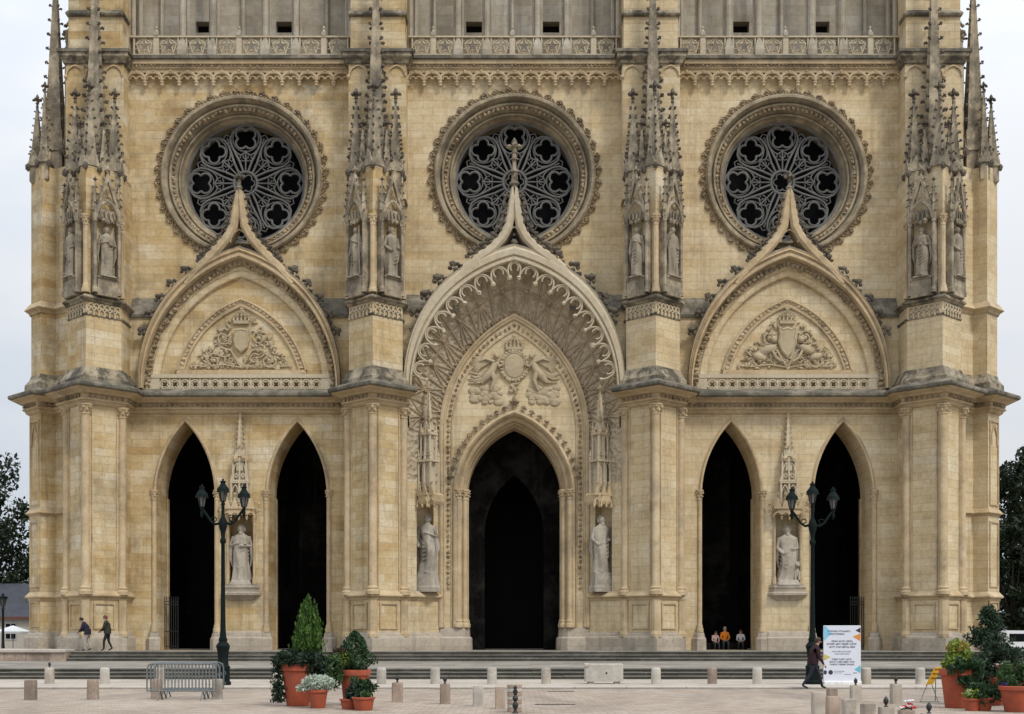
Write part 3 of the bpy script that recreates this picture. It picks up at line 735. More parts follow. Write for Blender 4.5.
# -- upper wall with the three round openings
YW=.42; SW=F/(CD+YW)
RC=[(-14.42,zz(177,YW)),(.02,zz(175.5,YW)),(14.4,zz(176,YW))]
def circ(cu,cz,r,n=48): return [(cu+r*cos(2*pi*i/n),cz+r*sin(2*pi*i/n)) for i in range(n)]
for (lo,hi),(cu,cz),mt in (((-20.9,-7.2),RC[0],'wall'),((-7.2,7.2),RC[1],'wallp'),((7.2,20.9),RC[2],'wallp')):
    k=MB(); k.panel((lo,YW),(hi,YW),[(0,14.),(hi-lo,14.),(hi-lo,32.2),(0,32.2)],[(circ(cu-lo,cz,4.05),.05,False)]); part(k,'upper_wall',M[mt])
for cu,cz in RC:
    k=MB()
    def ringp(prof,n=56):
        k.rings([[(cu+r*cos(2*pi*i/n),YW+y,cz+r*sin(2*pi*i/n)) for i in range(n)] for r,y in prof])
    ringp([(4.25,.02),(4.28,-.2),(4.2,-.3),(4.08,-.3),(4.0,-.18),(3.95,.12),(3.9,.16),(3.85,-.02),(3.76,-.02),(3.72,.14),(3.6,.3),(3.52,.5),(3.44,.4),(3.36,.42),(3.36,.6),(3.3,.72),(3.25,.72),(3.2,.85),(3.17,1.0),(3.16,2.0)])
    rose=part(k,'rose_window',M['ring'],None,35)
    k=MB()
    for i in range(90):
        a=2*pi*i/90; k.blob((cu+3.66*cos(a),YW+.12,cz+3.66*sin(a)),(.12,.1,.12),jit=.45)
    part(k,'carved_ring',M['carved'],rose)
    k=MB()
    for i in range(40):
        a=2*pi*(i+.5)/40
        crocket(k,(cu+4.3*cos(a),YW-.05,cz+4.3*sin(a)),(cos(a),-.1,sin(a)),.25)
        k.tube([(cu+rr*cos(a+da),YW-.06,cz+rr*sin(a+da)) for rr,da in ((4.28,-.07),(4.5,-.055),(4.62,-.02),(4.55,.02),(4.44,.0))],.04,4)
        b=a+pi/40; k.tube([(cu+4.3*cos(b-.05),YW-.04,cz+4.3*sin(b-.05)),(cu+4.5*cos(b),YW-.06,cz+4.5*sin(b)),(cu+4.3*cos(b+.05),YW-.04,cz+4.3*sin(b+.05))],.035,4)
    part(k,'crocket_edge',M['carved'],rose)
    k=MB(); YT=YW+1.0
    def P(r,a): return (cu+r*cos(a),YT,cz+r*sin(a))
    k.tube([P(3.15,2*pi*i/48) for i in range(48)],.07,6,True)
    k.tube([P(.62,2*pi*i/20) for i in range(20)],.08,6,True)
    quatrefoil(k,(cu,YT,cz),.5,(1,0,0),0,.035,6,6)
    for q in range(8):
        a=pi/2+q*pi/4
        def Q(x,t): # x outward along petal axis, t sideways
            return (cu+x*cos(a)-t*sin(a),YT,cz+x*sin(a)+t*cos(a))
        pet=[(.64,.13),(1.2,.34),(1.7,.60),(2.05,.77),(2.4,.83),(2.75,.68),(3.0,.36),(3.13,0)]
        k.tube([Q(x,t) for x,t in pet]+[Q(x,-t) for x,t in pet[::-1][1:]],.06,6)
        quatrefoil(k,Q(2.4,0),.68,(1,0,0),0,.06,4,6,a+pi/4,8); ringtube(k,Q(2.4,0),.7,(1,0,0),.035,4,20)
        k.tube([Q(.66,0),Q(1.75,0)],.042,5)
        for s_ in (-1,1):
            k.tube([Q(1.75,0),Q(1.60,s_*.10),Q(1.52,s_*.28),Q(1.62,s_*.46),Q(1.8,s_*.62)],.04,5)
            quatrefoil(k,Q(1.33,s_*.21),.2,(1,0,0),0,.028,3,5,a,6)
        b=a+pi/8
        k.tube([P(2.62,b-.10),P(2.8,b),P(2.62,b+.10)],.035,4); k.tube([P(2.3,b),P(2.62,b)],.04,4)
    part(k,'rose_tracery',M['trac'],rose,50)
    k=MB(); k.fill([(x,YW+1.95,z) for x,z in circ(cu,cz,3.4,40)]); part(k,'void_dark_pane',M['glass'],rose)  # opaque dark sheet painting the unlit void behind the tracery
# -- piers: diamond plan, three shafts below; niches, pinnacles and a spire above
ZT=25.4
def pier(cu,outer):
    sg=-1 if cu<0 else 1
    wl='wallp' if sg>0 else 'wall'
    dia=lambda a,yp: [(cu-a,yp+a),(cu,yp),(cu+a,yp+a),(cu+a,3),(cu-a,3)]
    k=MB()
    k.prism(dia(A,YP),.9,14.4)
    a2=1.38; y2=YP+.07
    k.prism(dia(a2,y2),14.3,ZT)
    if outer:
        o=-1 if cu<0 else 1
        k.prism([(cu+o*q,y) for q,y in ((1.2,7),(4.1,7),(4.1,.5),(3.18,-.42),(2.6,.16),(1.7,-.45),(1.2,0))],.9,14.3)
        k.prism([(cu+o*q,y) for q,y in ((1.2,7),(4.02,7),(4.02,.55),(3.17,-.34),(2.6,.2),(1.7,-.4),(1.2,0))],14.3,26.3)
    p=part(k,'pier',M[wl])
    # sloped weathering over the cornice, moulded
    k=MB(); pl=[(cu-a2-.05,1.0),(cu-a2-.05,y2+a2),(cu,y2-.05),(cu+a2+.05,y2+a2),(cu+a2+.05,1.0)]
    k.sweep(pl,[(.32,14.3),(.3,14.75),(.22,14.85),(.05,15.15),(0,15.3)])
    if outer: 
        pl=[(cu+o*q,y) for q,y in ((4.05,6),(4.05,.55),(3.17,-.34),(2.6,.2),(1.7,-.45))]
        if o>0: pl=pl[::-1]
        k.sweep(pl,[(.3,14.3),(.28,14.9),(.2,15.0),(.05,15.2),(0,15.4)])
    part(k,'sloped_footing',M['old'],p)
    # wall shafts below the cornice, with tall panels between
    for dx,dy in ((-A,A),(0,0),(A,A)):
        k=MB(); column(k,cu+dx*.99,YP+dy*.99+.02,3.75,13.36,.21); part(k,'shaft',M['mould'],p,40)
        k=MB(); x,y=cu+dx,YP+dy; k.lathe((x,y,1.6),[(.3,0),(.3,.15),(.24,.3),(.24,1.85),(.28,1.93)],8,pi/8); part(k,'shaft_base',M['mould'],p)
    for s_ in (-1,1):
        # panel frames on the pedestal faces, thin fillets along the face edges above
        a=Vector((cu+s_*A,YP+A)); b=Vector((cu,YP)); 
        if s_>0: a,b=b,a
        d=(b-a).normalized(); n=Vector((d.y,-d.x)); L=(b-a).length
        def fr(k,x0,x1,z0,z1,w=.07,o=.05):
            for u0,u1,v0,v1 in ((x0,x1,z0,z0+w),(x0,x1,z1-w,z1),(x0,x0+w,z0+w,z1-w),(x1-w,x1,z0+w,z1-w)):
                q=[a+d*u0+n*-.02,a+d*u1+n*-.02,a+d*u1+n*o,a+d*u0+n*o]; k.prism([(t.x,t.y) for t in q],v0,v1)
        k=MB(); fr(k,.42,L-.42,2.0,3.35,.09,.07); part(k,'sunk_panel',M['mould'],p)
        k=MB()
        for u0 in (.3,L-.36):
            q=[a+d*u0+n*-.02,a+d*(u0+.06)+n*-.02,a+d*(u0+.06)+n*.06,a+d*u0+n*.06]; k.prism([(t.x,t.y) for t in q],3.95,13.3)
        part(k,'fillet',M['mould'],p)
    k=MB()
    if outer:     # end face: blind panel with a trefoil head, middle string
        a=Vector((cu+o*4.1,.5)); b=Vector((cu+o*3.18,-.42))
        if o>0: a,b=b,a
        d=(b-a).normalized(); n=Vector((d.y,-d.x)); L=(b-a).length
        for z0,z1 in ((8.6,12.9),(4.3,7.6),(2.2,3.4)):
            for u0,u1,v0,v1 in ((.14,.22,z0,z1),(L-.22,L-.14,z0,z1),(.14,L-.14,z0-.08,z0),(.14,L-.14,z1,z1+.08)):
                q=[a+d*u0-n*.02,a+d*u1-n*.02,a+d*u1+n*.07,a+d*u0+n*.07]; k.prism([(t.x,t.y) for t in q],v0,v1)
        m=a+d*L*.5+n*.05
        k.tube([(m.x+d.x*q,m.y+d.y*q,z) for q,z in ((-.36,11.7),(-.32,12.2),(0,12.75),(.32,12.2),(.36,11.7))],.05,5)
        part(k,'end_panel',M['mould'],p)
        pl=[(cu+o*q,y) for q,y in ((4.1,6),(4.1,.5),(3.18,-.42),(2.6,.16),(1.7,-.45))]
        if o>0: pl=pl[::-1]
        k=MB(); k.sweep(pl,[(0,8.35),(.18,8.15),(.2,8.1),(.05,8.02),(0,7.95)]); part(k,'end_string',M['mould'],p)
        k=MB(); k.sweep(pl,[(0,19.2),(.22,18.9),(.25,18.84),(.05,18.74),(0,18.6)]); part(k,'end_string',M['mould'],p)
    # pierced band and moulding at the foot of the niche stage
    k=MB(); pl=[(cu-a2,1.0),(cu-a2,y2+a2),(cu,y2),(cu+a2,y2+a2),(cu+a2,1.0)]
    k.sweep(pl,[(0,18.98),(.02,18.95),(.22,18.82),(.26,18.76),(.24,18.7),(.12,18.66),(.08,18.58),(.02,18.55)]); k.sweep(pl,[(0,17.98),(.08,17.96),(.06,17.9),(0,17.84)])
    part(k,'niche_string',M['old'],p)
    k=MB(); can=[]
    faces=[]
    for s_ in (-1,1):
        a=Vector((cu-a2,y2+a2)) if s_<0 else Vector((cu,y2)); b=Vector((cu,y2)) if s_<0 else Vector((cu+a2,y2+a2))
        d=(b-a).normalized(); n=Vector((d.y,-d.x)); L=(b-a).length; faces.append((a,d,n,L))
        for i in range(6):
            x=.1+(L-.2)*(i+.5)/6; c=a+d*x+n*.05
            ax=(d.x,d.y,0)
            ringtube(k,(c.x,c.y,18.35),.13,ax,.035,5,10)
            hw=(L-.2)/12
            k.tube([(c.x-d.x*hw,c.y-d.y*hw,17.95),(c.x-d.x*hw,c.y-d.y*hw,18.1),(c.x,c.y,18.27),(c.x+d.x*hw,c.y+d.y*hw,18.1),(c.x+d.x*hw,c.y+d.y*hw,17.95)],.045,5)
            k.blob((c.x-d.x*hw,c.y-d.y*hw,17.92),.07)
    part(k,'pierced_band',M['lace'],p)
    nich=[]
    for a,d,n,L in faces:
        def W(x,q,z): return (a.x+d.x*x+n.x*q,a.y+d.y*x+n.y*q,z)
        k=MB()
        m=L/2; hw=.56; zs=22.75
        # colonnettes, side walls of the niche, pedestal block
        for x in (m-hw-.1,m+hw+.1):
            c=W(x,.34,19.0); k.lathe(c,[(.13,0),(.13,.2),(.09,.3),(.085,3.6),(.13,3.75),(.15,3.95)],7)
            k.rings([[W(x-.07,.0,z),W(x+.07,.0,z),W(x+.07,.34,z),W(x-.07,.34,z)] for z in (19.0,zs)],True,True,True)
            q=W(x,.34,zs); pinnacle(k,q[0],q[1],q[2]+.3,.2,1.5,pi/4,3,.1,False,.16)
        k.rings([[W(m-hw,0,z),W(m+hw,0,z),W(m+hw,.42,z),W(m-hw,.42,z)] for z in (18.88,19.75)],True,True,True)
        k.rings([[W(m-hw-.03,0,z),W(m+hw+.03,0,z),W(m+hw+.03,.47,z),W(m-hw-.03,.47,z)] for z in (19.75,19.84)],True,True,True)
        # pointed canopy: arch rim, gable, trefoil, crockets
        ap=parch(hw+.05,zs,zs+.95,7)
        for off,r in ((0,.07),(.14,.05)): k.tube([W(m+x*(1+off),.42,z+off*.4) for x,z in ap],r,5)
        k.rings([[W(m-hw-.22,q,zs+.1),W(m-hw-.1,q,zs+.1),W(m,q,zs+1.95),W(m+hw+.1,q,zs+.1),W(m+hw+.22,q,zs+.1),W(m+.02,q,zs+2.35),W(m-.02,q,zs+2.35)] for q in (.3,.46)],True,True,True)
        for i in range(5):
            t=(i+.5)/5.3
            for s2 in (-1,1): q=W(m+s2*(hw+.2)*(1-t),.4,zs+.1+2.25*t); crocket(k,q,(d.x*s2+n.x*.3,d.y*s2+n.y*.3,.4),.17)
        q=W(m,.38,zs+2.25); fleuron(k,q,.26)
        for s2 in (-.24,0,.24):
            k.tube([W(m+s2-.12,.44,zs+.02+.18*abs(s2)),W(m+s2-.1,.44,zs+.25),W(m+s2,.44,zs+.42),W(m+s2+.1,.44,zs+.25),W(m+s2+.12,.44,zs+.02+.18*abs(s2))],.04,4)
            k.blob(W(m+s2,.38,zs-.08),(.13,.13,.15),jit=.4)
        k.tube([W(m+.2*cos(t),.43,zs+.98+.2*sin(t)) for t in [2*pi*i/10 for i in range(10)]],.04,4,True)
        k.rings([[W(m-hw,.02,z),W(m+hw,.02,z),W(m+hw*.7,.36,z),W(m-hw*.7,.36,z)] for z in (zs-.02,zs+.5)],True,True,True)
        part(k,'niche_canopy',[M['pinn'],M['crust']],p)
        nich.append((W(m,.22,19.84),atan2(n.y,n.x)))
    k=MB(); column(k,cu,y2-.06,18.98,22.9,.13,True,8)
    for q in (-1,1): column(k,cu+q*(a2+.02),y2+a2+.02,18.98,22.9,.1,True,8)
    part(k,'niche_shaft',M['mould'],p,40)
    # top of the diamond: pinnacles on the corners, tall crocketed spire behind
    ins=.36
    for x,y in ((cu-a2+ins,y2+a2+.05),(cu,y2+ins*1.3),(cu+a2-ins,y2+a2+.05)):
        k=MB(); pinnacle(k,x,y,ZT-.35,.66,4.1,0 if x==cu else pi/4,7,.19,True,.4); part(k,'pinnacle',[M['pinn'],M['crust']],p)
    k=MB(); pinnacle(k,cu,y2+a2+.1,ZT-.6,.92,12.6,pi/4,13,.25,True,.5); part(k,'spire',[M['pinn'],M['crust']],p)
    for s_ in (-1,1):
        k=MB(); pinnacle(k,cu+s_*.62,y2+.95,ZT-.3,.42,2.5,pi/4,4,.15,True,.28); part(k,'pinnacle',[M['pinn'],M['crust']],p)
    k=MB(); k.prism([(cu-a2-.02,y2+a2),(cu,y2-.02),(cu+a2+.02,y2+a2),(cu+a2+.02,.2),(cu-a2-.02,.2)],ZT-.06,ZT+.04); part(k,'pier_top',M['mould'],p)
    # buttress block that carries on behind the spire
    k=MB()
    o_=0 if not outer else (.25 if cu>0 else -.25)
    k.prism([(cu+o_-1.5,-.75),(cu+o_+1.5,-.75),(cu+o_+1.5,3),(cu+o_-1.5,3)],ZT-1,32.1)
    k.prism([(cu+o_-1.42,-.6),(cu+o_+1.42,-.6),(cu+o_+1.42,3),(cu+o_-1.42,3)],32.0,40)
    part(k,'upper_buttress',M[wl],p)
    pl=[(cu+o_-1.5,YW),(cu+o_-1.5,-.75),(cu+o_+1.5,-.75),(cu+o_+1.5,YW)]
    k=MB(); k.sweep(pl,[(0,31.4),(.12,31.45),(.16,31.6),(.26,31.7),(.3,31.75),(.3,31.92)]); part(k,'upper_cornice',M['old'],p)
    k=MB(); k.sweep(pl,[(.3,31.92),(.38,31.95),(.38,32.1),(.05,32.25),(-.15,32.3)]); part(k,'cornice_ledge',M['ledge'],p)
    k=MB(); k.sweep(pl,[(-.1,33.95),(0,34.0),(.03,34.06),(.03,34.12),(-.1,34.3)]); part(k,'buttress_string',M['old'],p)
    k=MB()
    for xx in (cu+o_-1.0,cu+o_,cu+o_+1.0):
        k.arch(parch(.42,30.8,31.3,6,None,xx),[(0,-.83),(.08,-.83),(.08,-.72)]); k.blob((xx-.5,-.8,30.75),.11)
    part(k,'corbel_arch',M['mould'],p)
    if outer:
        # end block: corner pinnacle and the tall spire against the sky
        k=MB(); pinnacle(k,cu+o*3.68,.5,26.1,.62,3.6,pi/4,7,.13,True,.36); part(k,'pinnacle',[M['pinn'],M['crust']],p)
        k=MB(); pinnacle(k,cu+o*2.8,.75,26.2,1.0,11.0,pi/4,11,.22,True,.5); part(k,'spire',[M['pinn'],M['crust']],p)
        k=MB(); pinnacle(k,cu+o*3.1,.0,26.1,.5,4.2,pi/4,6,.14,True,.3); part(k,'pinnacle',[M['pinn'],M['crust']],p)
        k=MB(); k.prism([(cu+o*q,y) for q,y in ((1.2,7),(2.2,7),(2.2,.4),(1.2,.2))],26.0,32.3); part(k,'tower_corner',M['wallup'],p)
        k=MB(); k.prism([(cu+o*q,y) for q,y in ((1.7,5),(2.25,5),(2.25,.2),(1.7,.2))],32.0,32.35); column(k,cu+o*1.95,.4,32.35,33.6,.2,True,8); fleuron(k,(cu+o*1.95,.4,33.5),.4); part(k,'corner_finial',M['old'],p)
    return p,nich
NICH=[]
for cu,o in ((-UO,True),(-UI,False),(UI,False),(UO,True)):
    _,n=pier(cu,o); NICH.append(n)
# -- corbel table, gallery balustrade and the foot of the next storey
for lo,hi,npan in ((-UO+1.2,-UI-1.5,3),(-UI+1.5,UI-1.5,3),(UI+1.5,UO-1.2,3)):
    W_=hi-lo
    k=MB()
    k.box(lo,hi,YW-.5,YW+.1,31.75,31.95); k.box(lo,hi,YW-.38,YW+.1,31.55,31.75)
    n=13
    for i in range(n):
        x=lo+W_*(i+.5)/n; r=W_/n/2
        k.arch(parch(r*.9,30.95,31.3,6,None,x),[(0,YW-.3),(.0,YW),(.06,YW-.3),(.0,YW-.32)])
        k.arch(parch(r*.9,30.95,31.3,6,None,x),[(0,YW-.32),(.09,YW-.34),(.14,YW-.3)])
        for s_ in (-.33,.33): k.tube([(x+s_*r*1.2+r*.33*cos(t),YW-.3,31.0+r*.33*sin(t)) for t in [pi*j/6 for j in range(7)]],.045,4)
        k.blob((x,YW-.3,31.42),(.1,.08,.12),jit=.3)
        k.lathe((x-r,YW-.22,30.62),[(.03,0),(.11,.08),(.08,.16),(.13,.24),(.09,.36)],7)
    # solid strip of wall above the little arches
    k.box(lo,hi,YW-.3,YW+.1,31.36,31.56)
    ct=part(k,'corbel_table',M['mould'])
    k=MB()
    for i in range(int(W_/.2)): k.blob((lo+.1+i*.2,YW-.42,31.68),(.08,.07,.07),jit=.4)
    part(k,'bead_row',M['carved'],ct)
    k=MB(); k.rings([[(lo,YW-.5,31.95),(hi,YW-.5,31.95)],[(lo,YW-.62,32.0),(hi,YW-.62,32.0)],[(lo,YW-.62,32.16),(hi,YW-.62,32.16)],[(lo,YW+.3,32.4),(hi,YW+.3,32.4)],[(lo,YW+1.4,32.4),(hi,YW+1.4,32.4)]],False); part(k,'cornice_ledge',M['ledge'],ct)
    # bays: double panel, single (with dark hole), double, single, double
    ux=[0,.236,.372,.61,.748,1.0]
    yb=YW+.15
    k=MB(); k.box(lo,hi,yb,yb+.25,32.4,32.55); k.box(lo,hi,yb-.02,yb+.27,33.42,33.5)
    cells=[]
    for j in range(5):
        a=lo+W_*ux[j]+.2; b=lo+W_*ux[j+1]-.2
        if j%2==0: m=(a+b)/2; cells+= [(a,m-.1,0),(m+.1,b,0)]; k.box(m-.1,m+.1,yb+.01,yb+.24,32.55,33.42)
        else: cells.append((a,b,1))
    for a,b,t in cells:
        m=(a+b)/2; zc=32.98; r=min((b-a)/2,.44)
        k.box(a-.02,a+.05,yb+.02,yb+.2,32.55,33.42); k.box(b-.05,b+.02,yb+.02,yb+.2,32.55,33.42)
        pts=[(m+r*cos(pi/2+2*pi*q/5),yb+.1,zc+r*sin(pi/2+2*pi*q/5)) for q in range(5)]
        inn5=[(m+r*.42*cos(pi/2+2*pi*(q+.5)/5),yb+.1,zc+r*.42*sin(pi/2+2*pi*(q+.5)/5)) for q in range(5)]
        star=[v for pq in zip(pts,inn5) for v in pq]
        k.tube(star,.06,5,True); k.tube(pts,.055,5,True)
        for q in range(5): 
            an=pi/2+2*pi*(q+.5)/5; k.tube([inn5[q],(m+r*1.15*cos(an),yb+.1,zc+r*1.1*sin(an))],.035,4)
    part(k,'gallery_balustrade',M['lace'])
    k=MB(); yw=YW+1.5
    k.panel((lo-1,yw),(hi+1,yw),[(0,32.),(W_+2,32.),(W_+2,40),(0,40)],[([(lo-lo+1+W_*(ux[j]+ux[j+1])/2-.45+sh,34.28),(1+W_*(ux[j]+ux[j+1])/2-.45+sh,34.88),(1+W_*(ux[j]+ux[j+1])/2+.45+sh,34.88),(1+W_*(ux[j]+ux[j+1])/2+.45+sh,34.28)],1.0,True) for j,sh in ((1,.05),(3,-.02))])
    gw=part(k,'gallery_wall',M['wallup'])
    for j in (1,3):
        m=lo+W_*(ux[j]+ux[j+1])/2; k=MB(); k.box(m-.47,m+.47,yw+.6,yw+.64,34.28,34.88); part(k,'dark_opening',M['door'],gw)
    for j in range(1,5):
        x=lo+W_*ux[j]; k=MB(); y=YW+.2
        k.box(x-.24,x+.24,y-.2,y+.4,32.3,32.75); k.rings([[(x-.24,y-.2,32.75),(x+.24,y-.2,32.75),(x+.24,y+.4,32.75),(x-.24,y+.4,32.75)],[(x-.13,y-.05,33.3),(x+.13,y-.05,33.3),(x+.13,y+.3,33.3),(x-.13,y+.3,33.3)]],True,False,True)
        k.lathe((x,y+.1,33.2),[(.17,0),(.15,.3),(.14,7)],8)
        for s_ in (-1,1): k.lathe((x+s_*.2,y+.4,33.2),[(.08,0),(.08,7)],6)
        part(k,'gallery_shaft',M['wallup'],None,40)
    for j in (0,2,4):
        x=lo+W_*(ux[j]+ux[j+1])/2; k=MB(); k.lathe((x,YW+1.35,32.4),[(.11,0),(.1,8)],7); k.box(x-.12,x+.12,YW+.1,YW+.45,33.5,33.7); k.lathe((x,YW+.28,33.7),[(.14,0),(.05,.2),(.09,.25),(.01,.4)],6); part(k,'gallery_mullion',M['wallup'],None,40)
    for x in (lo+.1,hi-.1):
        k=MB()
        for q in (0,.24): k.lathe((x+(q if x==lo+.1 else -q),YW+.5+q*2,32.4),[(.12,0),(.12,8)],7)
        part(k,'gallery_shaft',M['wallup'],None,40)
# -- porch behind the doorways: floor, dark inner wall with great doors, roof slab, flanks
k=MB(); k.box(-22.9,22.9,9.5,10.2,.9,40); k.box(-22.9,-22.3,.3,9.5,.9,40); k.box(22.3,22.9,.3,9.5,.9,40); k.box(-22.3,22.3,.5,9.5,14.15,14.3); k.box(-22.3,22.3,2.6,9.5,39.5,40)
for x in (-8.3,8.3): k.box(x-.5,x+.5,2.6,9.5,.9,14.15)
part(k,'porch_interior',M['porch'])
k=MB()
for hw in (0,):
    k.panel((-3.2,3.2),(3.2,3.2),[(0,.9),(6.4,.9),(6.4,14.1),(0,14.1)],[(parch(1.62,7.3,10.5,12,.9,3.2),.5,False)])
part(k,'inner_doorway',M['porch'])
for cx,w in ((0,2.6),(-17.31,1.9),(-11.41,1.9),(11.41,1.9),(17.31,1.9)):
    k=MB(); y=9.3
    for s_ in (-1,1):
        x0,x1=sorted((cx+s_*.02,cx+s_*w)); k.box(x0,x1,y-.08,y+.1,.9,9.5)
        for i in range(3):
            for j in range(6): k.box(x0+.12+(x1-x0-.2)*i/3,x0+(x1-x0-.2)*(i+1)/3,y-.14,y-.08,1.2+j*1.35,2.35+j*1.35)
    part(k,'oak_door',M['door'])
# inner arches seen through the side doorways on the inner side
for cx in (-10.1,10.1):
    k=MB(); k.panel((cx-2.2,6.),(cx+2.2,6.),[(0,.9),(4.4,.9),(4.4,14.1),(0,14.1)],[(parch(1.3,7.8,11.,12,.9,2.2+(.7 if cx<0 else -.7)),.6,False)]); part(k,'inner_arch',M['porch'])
# iron gates folded back in the side doorways
def gate(cu,y0,x_,folded,h=2.75):
    k=MB(); n=6
    for i in range(n+1):
        if folded: px,py=x_,y0+1.0*i/n
        else: px,py=x_+.72*i/n,y0
        k.tube([(px,py,.95),(px,py,.9+h)],.022,5); k.lathe((px,py,.9+h),[(.035,0),(.03,.05),(.005,.16)],5)
    for z in (1.1,1.9,3.35,3.5):
        if folded: k.box(x_-.02,x_+.02,y0,y0+1.0,z-.02,z+.02)
        else: k.box(x_,x_+.72,y0-.02,y0+.02,z-.02,z+.02)
    part(k,'iron_gate',M['iron'])
gate(0,1.6,-18.82,False); gate(0,1.6,18.1,False)
gate(0,.35,-13.02,True); gate(0,.35,12.98,True); 
# side and back mass of the church
k=MB()
for sg in (-1,1):
    k.box(*sorted((sg*23.2,sg*22.9)),3.0,60,.9,34)
k.box(-22.9,22.9,10.2,60,.9,33)
part(k,'tower_flank',M['wall'])
# ---------------------------------------------------------------- statues
def statue(loc,h,rz,label,seed,mat,group,arms='chest',plinth=.32,lean=0.,beard=False,extra=None,wide=1.,cat='statue'):
    root=empty('stone_statue',loc,label,cat,group,rz)
    L=Vector(loc); R=random.Random(seed)
    k=MB(); pw=.185*(h-plinth)*wide
    if plinth>0:
        k.rings([[(x*pw*q,y*pw*.8*q,z) for x,y in ((-1,-.9),(-.9,-1),(.9,-1),(1,-.9),(1,.9),(.9,1),(-.9,1),(-1,.9))] for z,q in ((0,1.08),(plinth*.25,1.08),(plinth*.32,1.0),(plinth*.97,.88),(plinth,.85))],True,True,True)
        o=k.build('plinth',mat,None); o.parent=root
    z0=plinth; H=h-plinth
    k=MB(); n=28; m=26; rs=[]; ph=R.uniform(0,6)
    prof=[(0,.165,.13),(.06,.15,.12),(.25,.135,.115),(.42,.14,.115),(.55,.13,.105),(.62,.125,.10),(.72,.145,.10),(.80,.145,.09),(.835,.10,.07),(.86,.045,.045),(.885,.04,.042)]
    def I(t):
        for (a,w,d),(b,w2,d2) in zip(prof,prof[1:]):
            if a<=t<=b: q=(t-a)/(b-a); return w+(w2-w)*q,d+(d2-d)*q
        return prof[-1][1:]
    sway=lambda t: (lean*H*(sin(t*pi*1.1)*.5),-.03*H*sin(t*2.6))
    for i in range(m+1):
        t=.885*i/m; w,d=I(t); w*=wide; sx,sy=sway(t)
        fold=(.16 if t<.55 else .07)*(1 if t<.8 else .1); tw=t*(3.0 if seed%2 else -2.4)
        ring=[]
        for j in range(n):
            a=2*pi*j/n; f=1+fold*(.6*sin(7*a+ph+tw)+.4*sin(4*a-2*tw+ph*2))+(.10*sin(a*2+t*9+ph) if t<.8 else 0)
            ring.append((sx+w*H*f*cos(a),sy+d*H*f*sin(a),z0+t*H))
        rs.append(ring)
    k.rings(rs,True,True,True)
    sx,sy=sway(.92); hz=z0+.935*H
    k.ball((sx,sy-.01*H,hz),(.055*H,.064*H,.075*H),12,8)
    k.blob((sx,sy-.075*H,hz-.005*H),(.012*H,.02*H,.02*H))           # nose
    for s_ in (-1,1): k.blob((sx+s_*.022*H,sy-.062*H,hz+.012*H),(.012*H,.01*H,.006*H)); k.blob((sx+s_*.056*H,sy,hz),(.01*H,.016*H,.022*H))
    k.blob((sx,sy-.062*H,hz-.032*H),(.02*H,.012*H,.006*H))
    if beard: k.blob((sx,sy-.05*H,hz-.075*H),(.042*H,.04*H,.065*H),jit=.15)
    for i in range(14): 
        a=pi*(i/13)*1.3-.15*pi; k.blob((sx+.055*H*cos(a),sy+.02*H,hz+.01*H+.07*H*sin(a)),.024*H,jit=.3)
    def arm(s_,el,ha):
        sh=(sx+s_*.125*H*wide,sy,z0+.80*H)
        k.tube([sh,(s_*el[0]*H,el[1]*H,z0+el[2]*H),(s_*ha[0]*H,ha[1]*H,z0+ha[2]*H)],[.052*H,.05*H,.034*H],8)
        k.ball((s_*ha[0]*H,ha[1]*H-.01*H,z0+ha[2]*H),(.03*H,.022*H,.026*H),8,5)
        for q in range(4): k.tube([(s_*ha[0]*H-s_*.02*H,ha[1]*H-.02*H,z0+(ha[2]+.016-.011*q)*H),(s_*ha[0]*H-s_*.05*H,ha[1]*H-.03*H,z0+(ha[2]+.012-.011*q)*H)],.006*H,4)
        k.tube([(s_*(el[0]-.01)*H,el[1]*H,z0+el[2]*H),(s_*(el[0]+.01)*H,el[1]*H+.02*H,z0+(el[2]-.2)*H),(s_*(el[0]-.03)*H,el[1]*H+.02*H,z0+(el[2]-.38)*H)],[.045*H,.04*H,.012*H],6)
    if arms=='chest': arm(-1,(.19,-.02,.62),(.04,-.13,.68)); arm(1,(.19,-.02,.62),(.03,-.14,.63))
    elif arms=='one': arm(-1,(.19,0,.60),(.14,-.08,.46)); arm(1,(.18,-.03,.62),(.02,-.13,.70))
    elif arms=='low': arm(-1,(.18,.0,.60),(.10,-.12,.50)); arm(1,(.19,.0,.60),(.09,-.12,.58))
    elif arms=='up': arm(-1,(.22,-.03,.68),(.17,-.12,.84)); arm(1,(.19,0,.6),(.05,-.12,.55))
    for i in range(5):                     # sweeping mantle folds
        zq=.5-.07*i; k.tube([(-.14*H*wide,-.04*H,z0+(zq+.12)*H),(-.03*H,-.125*H,z0+zq*H),(.07*H,-.125*H,z0+(zq+.05)*H),(.145*H*wide,-.03*H,z0+(zq+.2)*H)],[.008*H,.017*H,.017*H,.008*H],5)
    if extra=='book': k.rings([[(q[0]*H,q[1]*H,z0+q[2]*H+dz) for q in ((-.02,-.155,.62),(.12,-.155,.66),(.12,-.12,.66),(-.02,-.12,.62))] for dz in (0,.11*H)],True,True,True)
    if extra=='staff': k.tube([(.19*H,-.09*H,z0),(.17*H,-.1*H,z0+.5*H),(.15*H,-.08*H,z0+1.0*H)],.013*H,6)
    o=k.build('figure',mat,None,50); o.parent=root
